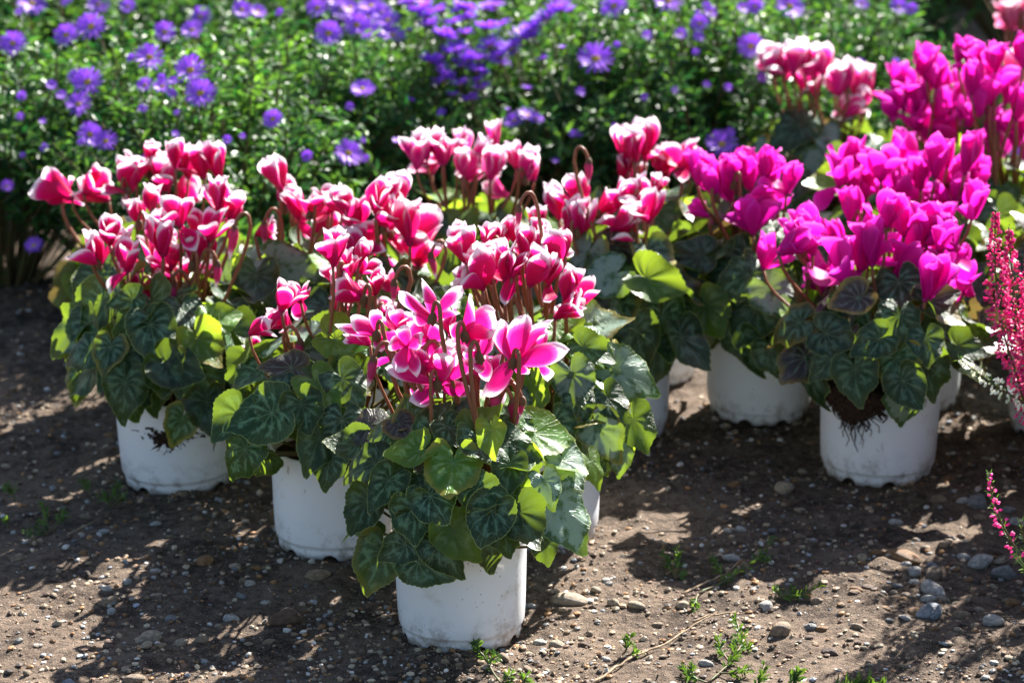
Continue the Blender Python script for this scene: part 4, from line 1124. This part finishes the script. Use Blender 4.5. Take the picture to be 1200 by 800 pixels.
b2 = Vector((at(1305, 700, 2.26).x, 2.26, G(.5, 2.26)))
sp = [S_([(1240, 690), (1205, 662), (1182, 628), (1165, 590), (1159, 554)], 2.235, .0042, 60, (.50, .04, .20), (.65, .16, .34), b2)]
sp.append(S_([(1250, 700), (1225, 680), (1205, 648), (1196, 610)], 2.24, .004, 0, pk, pk2, b2))
sp.append(S_([(1250, 720), (1222, 700), (1204, 668), (1190, 650)], 2.22, .004, 0, pk, pk2, b2))
for q in ((1280, 500), (1300, 480), (1330, 470), (1350, 520), (1310, 430)):
    sp.append(S_([(1270 + (q[0] - 1270) * .4, 620), (1270 + (q[0] - 1270) * .8, 560), q], 2.27, .008, 200, pk, pk2, b2))
heather('low heather sprig with sparse pink buds reaching in at the lower right', b2, sp, 32)
# more of the same row just past the right edge; their shade falls across the lower right ground
random.seed(5)
for i, (bx, by) in enumerate([(.592, 2.66), (.68, 2.50), (.70, 2.78), (.62, 2.36), (.80, 2.62)]):
    b = Vector((bx, by, G(bx, by))); sp = []
    for j in range(34):
        q = random.uniform(0, 6.28); l_ = random.uniform(.02, .10)
        o_ = Vector((math.cos(q), math.sin(q), 0))
        sp.append(([b + Vector((0, 0, .09)), b + o_ * l_ * .4 + Vector((0, 0, .15)), b + o_ * l_ * .8 + Vector((0, 0, .24)), b + o_ * l_ + Vector((0, 0, random.uniform(.29, .36)))], .011, pk, pk2, 150))
    heather('heather in the row beyond the right picture edge, ' + ['nearest the rooted pot', 'between its neighbours', 'hindmost of the row', 'closest to the low heather sprig', 'farthest to the right'][i], b, sp, 40 + i, bulk=360)

# ------------------------------------------------------------------ weeds and twigs on the ground
def weed(label, runs, seed, llen=.0085, lw=.0026):
    random.seed(seed)
    p0 = on_ground(*runs[0][0]); root = thing('weed_sprig', label, 'weed', (p0.x, p0.y, G(p0.x, p0.y)), 'small green weeds on the gravel')
    loc = root.location.copy()
    for run in runs:
        P = []
        for k, q in enumerate(run):
            h = q[2] if len(q) > 2 else .003
            p = on_ground(q[0], q[1], h); p.z = G(p.x, p.y) + h; P.append(p - loc)
        Q = []
        for i in range(len(P) - 1):
            for j in range(4): Q.append(P[i].lerp(P[i + 1], j / 4) + rv(.0008))
        Q.append(P[-1])
        V, Fc = tube(Q, [.0009] * len(Q), 5)
        st = obj('stem', mesh('stem', V, Fc, [M['herb_stem']]), root)
        v, f, c = leaf_cloud([Q], max(14, len(Q) * 4), llen, lw, seed + len(run), (.035, .085, .018), (.085, .16, .03), start=.25, jit=.001, up=1.0)
        obj('leaves', mesh('leaves', v, f, [M['herb']], colr=np.array(c), smooth=False), st, kind='stuff')
weed('green weed sprout standing in the sun right of the frontmost pot', [[(792, 668), (784, 655, .006), (776, 640, .018)], [(792, 668), (796, 650, .010), (792, 636, .02)], [(792, 668), (802, 662, .006)]], 1)
weed('trailing weed with bright tips in front of the shaded pebbles', [[(818, 690), (850, 670, .004), (880, 655, .008), (908, 622, .02)], [(850, 670), (842, 655, .01), (835, 640, .012)], [(818, 690), (812, 705, .003)], [(880, 655), (902, 650, .006)]], 2)
weed('low weed reaching right with a rosette tip', [[(890, 698), (915, 690, .004), (940, 686, .006), (962, 676, .012)], [(915, 690), (908, 680, .008)], [(925, 688), (928, 676, .01)]], 3)
weed('tangle of weeds in the sunny patch at the bottom right of centre', [[(830, 790), (855, 770, .004), (866, 748, .01), (872, 728, .016)], [(855, 770), (845, 750, .008), (842, 738, .014)], [(830, 790), (812, 785, .003), (800, 775, .006)], [(866, 748), (880, 742, .006)], [(840, 780), (862, 778, .006), (880, 772, .008)], [(855, 770), (868, 735, .010), (862, 715, .012)]], 4)
weed('weed with narrow upright leaves at the bottom edge', [[(880, 800), (892, 785, .008), (896, 768, .015)], [(800, 800), (808, 780, .008), (810, 772, .012)]], 5)
weed('short green sprouts at the bottom edge of the shaded soil', [[(960, 800), (985, 795, .004), (1020, 790, .010)], [(1000, 800), (1035, 798, .010)], [(925, 800), (935, 786, .008)]], 6, .014, .005)
weed('young weed at the foot of the frontmost pot', [[(588, 800), (572, 778, .006), (560, 762, .014), (557, 752, .018)], [(572, 778), (582, 768, .012)], [(588, 800), (598, 790, .006)], [(610, 805), (616, 792, .01)]], 7, .009, .003)
weed('sunlit seedling near the sunny twig', [[(730, 762), (736, 752, .010), (738, 742, .014)], [(735, 765), (748, 758, .006)]], 8, .009, .003)
weed('dim tuft of weeds in shade left of the far left pot', [[(60, 612), (52, 596, .012), (50, 580, .02)], [(60, 612), (70, 598, .014), (75, 588, .02)], [(60, 612), (42, 606, .008)]], 9, .011, .0018)
weed('second dim tuft beside the far left pot', [[(130, 582), (134, 566, .012), (138, 556, .02)], [(130, 582), (120, 570, .012)], [(108, 574), (100, 560, .014), (96, 552, .02)], [(130, 582), (144, 574, .01)]], 10, .011, .0018)
weed('weed tuft in the shaded soil at far left middle', [[(10, 606), (4, 594, .012)], [(30, 628), (36, 618, .010)], [(18, 575), (12, 560, .014), (8, 556, .02)]], 11, .011, .0018)
def twig(label, pts, rad=.0018):
    P = []
    for x, y, h in pts:
        p = on_ground(x, y, h); p.z = G(p.x, p.y) + h + rad; P.append(p)
    loc = P[0].copy(); Q = []
    for i in range(len(P) - 1):
        for j in range(4): Q.append(P[i].lerp(P[i + 1], j / 4) - loc + rv(.0007))
    Q.append(P[-1] - loc)
    V, Fc = tube(Q, [rad * (1.1 - .7 * i / len(Q)) for i in range(len(Q))], 6)
    o = obj('twig', mesh('twig', V, Fc, [M['twig']]), None, T(loc)); o['label'] = label; o['category'] = 'twig'; o['group'] = 'dry twigs on the soil'
twig('long dry twig lying slantwise through the sunny weeds', [(690, 800, .001), (722, 780, .002), (745, 765, .003), (780, 745, .003), (815, 722, .004), (840, 708, .006)], .0013)
twig('thin dry stalk in the shade at the right bottom edge', [(1086, 800, .001), (1096, 795, .002), (1110, 788, .003)], .0009)
twig('bent dry stalk beside the trailing weed', [(800, 690, .002), (822, 676, .004), (850, 664, .006), (870, 652, .006)], .0014)
twig('fine dry stalk near the far left pot', [(78, 622, .001), (95, 612, .004), (112, 606, .004)], .0010)
twig('short dry stalk below the tall weed sprout', [(812, 720, .002), (835, 712, .004), (862, 708, .004)], .0012)

# ------------------------------------------------------------------ shrubs added past the top right to cast shade into the dark gap
def shrub(label, x, Y, sc, var, spin):
    root = thing('shade_shrub', label, 'shrub', (x, Y, G(x, Y)), 'taller shrubs added beyond the back rows for their shade')
    Mx = Matrix.Rotation(spin, 4, 'Z') @ Matrix.Diagonal((sc, sc, sc * 1.1, 1))
    obj('foliage', BU[var][0], root, Mx, kind='stuff'); obj('stems', BU[var][1], root, Mx, kind='stuff')
shrub('leafy shrub added beyond the top right corner to shade the dark gap', .98, 4.55, 2.0, 0, .4)
shrub('leafy shrub added behind the dark gap at the top right to keep it dark', .92, 5.6, 2.4, 2, 1.4)
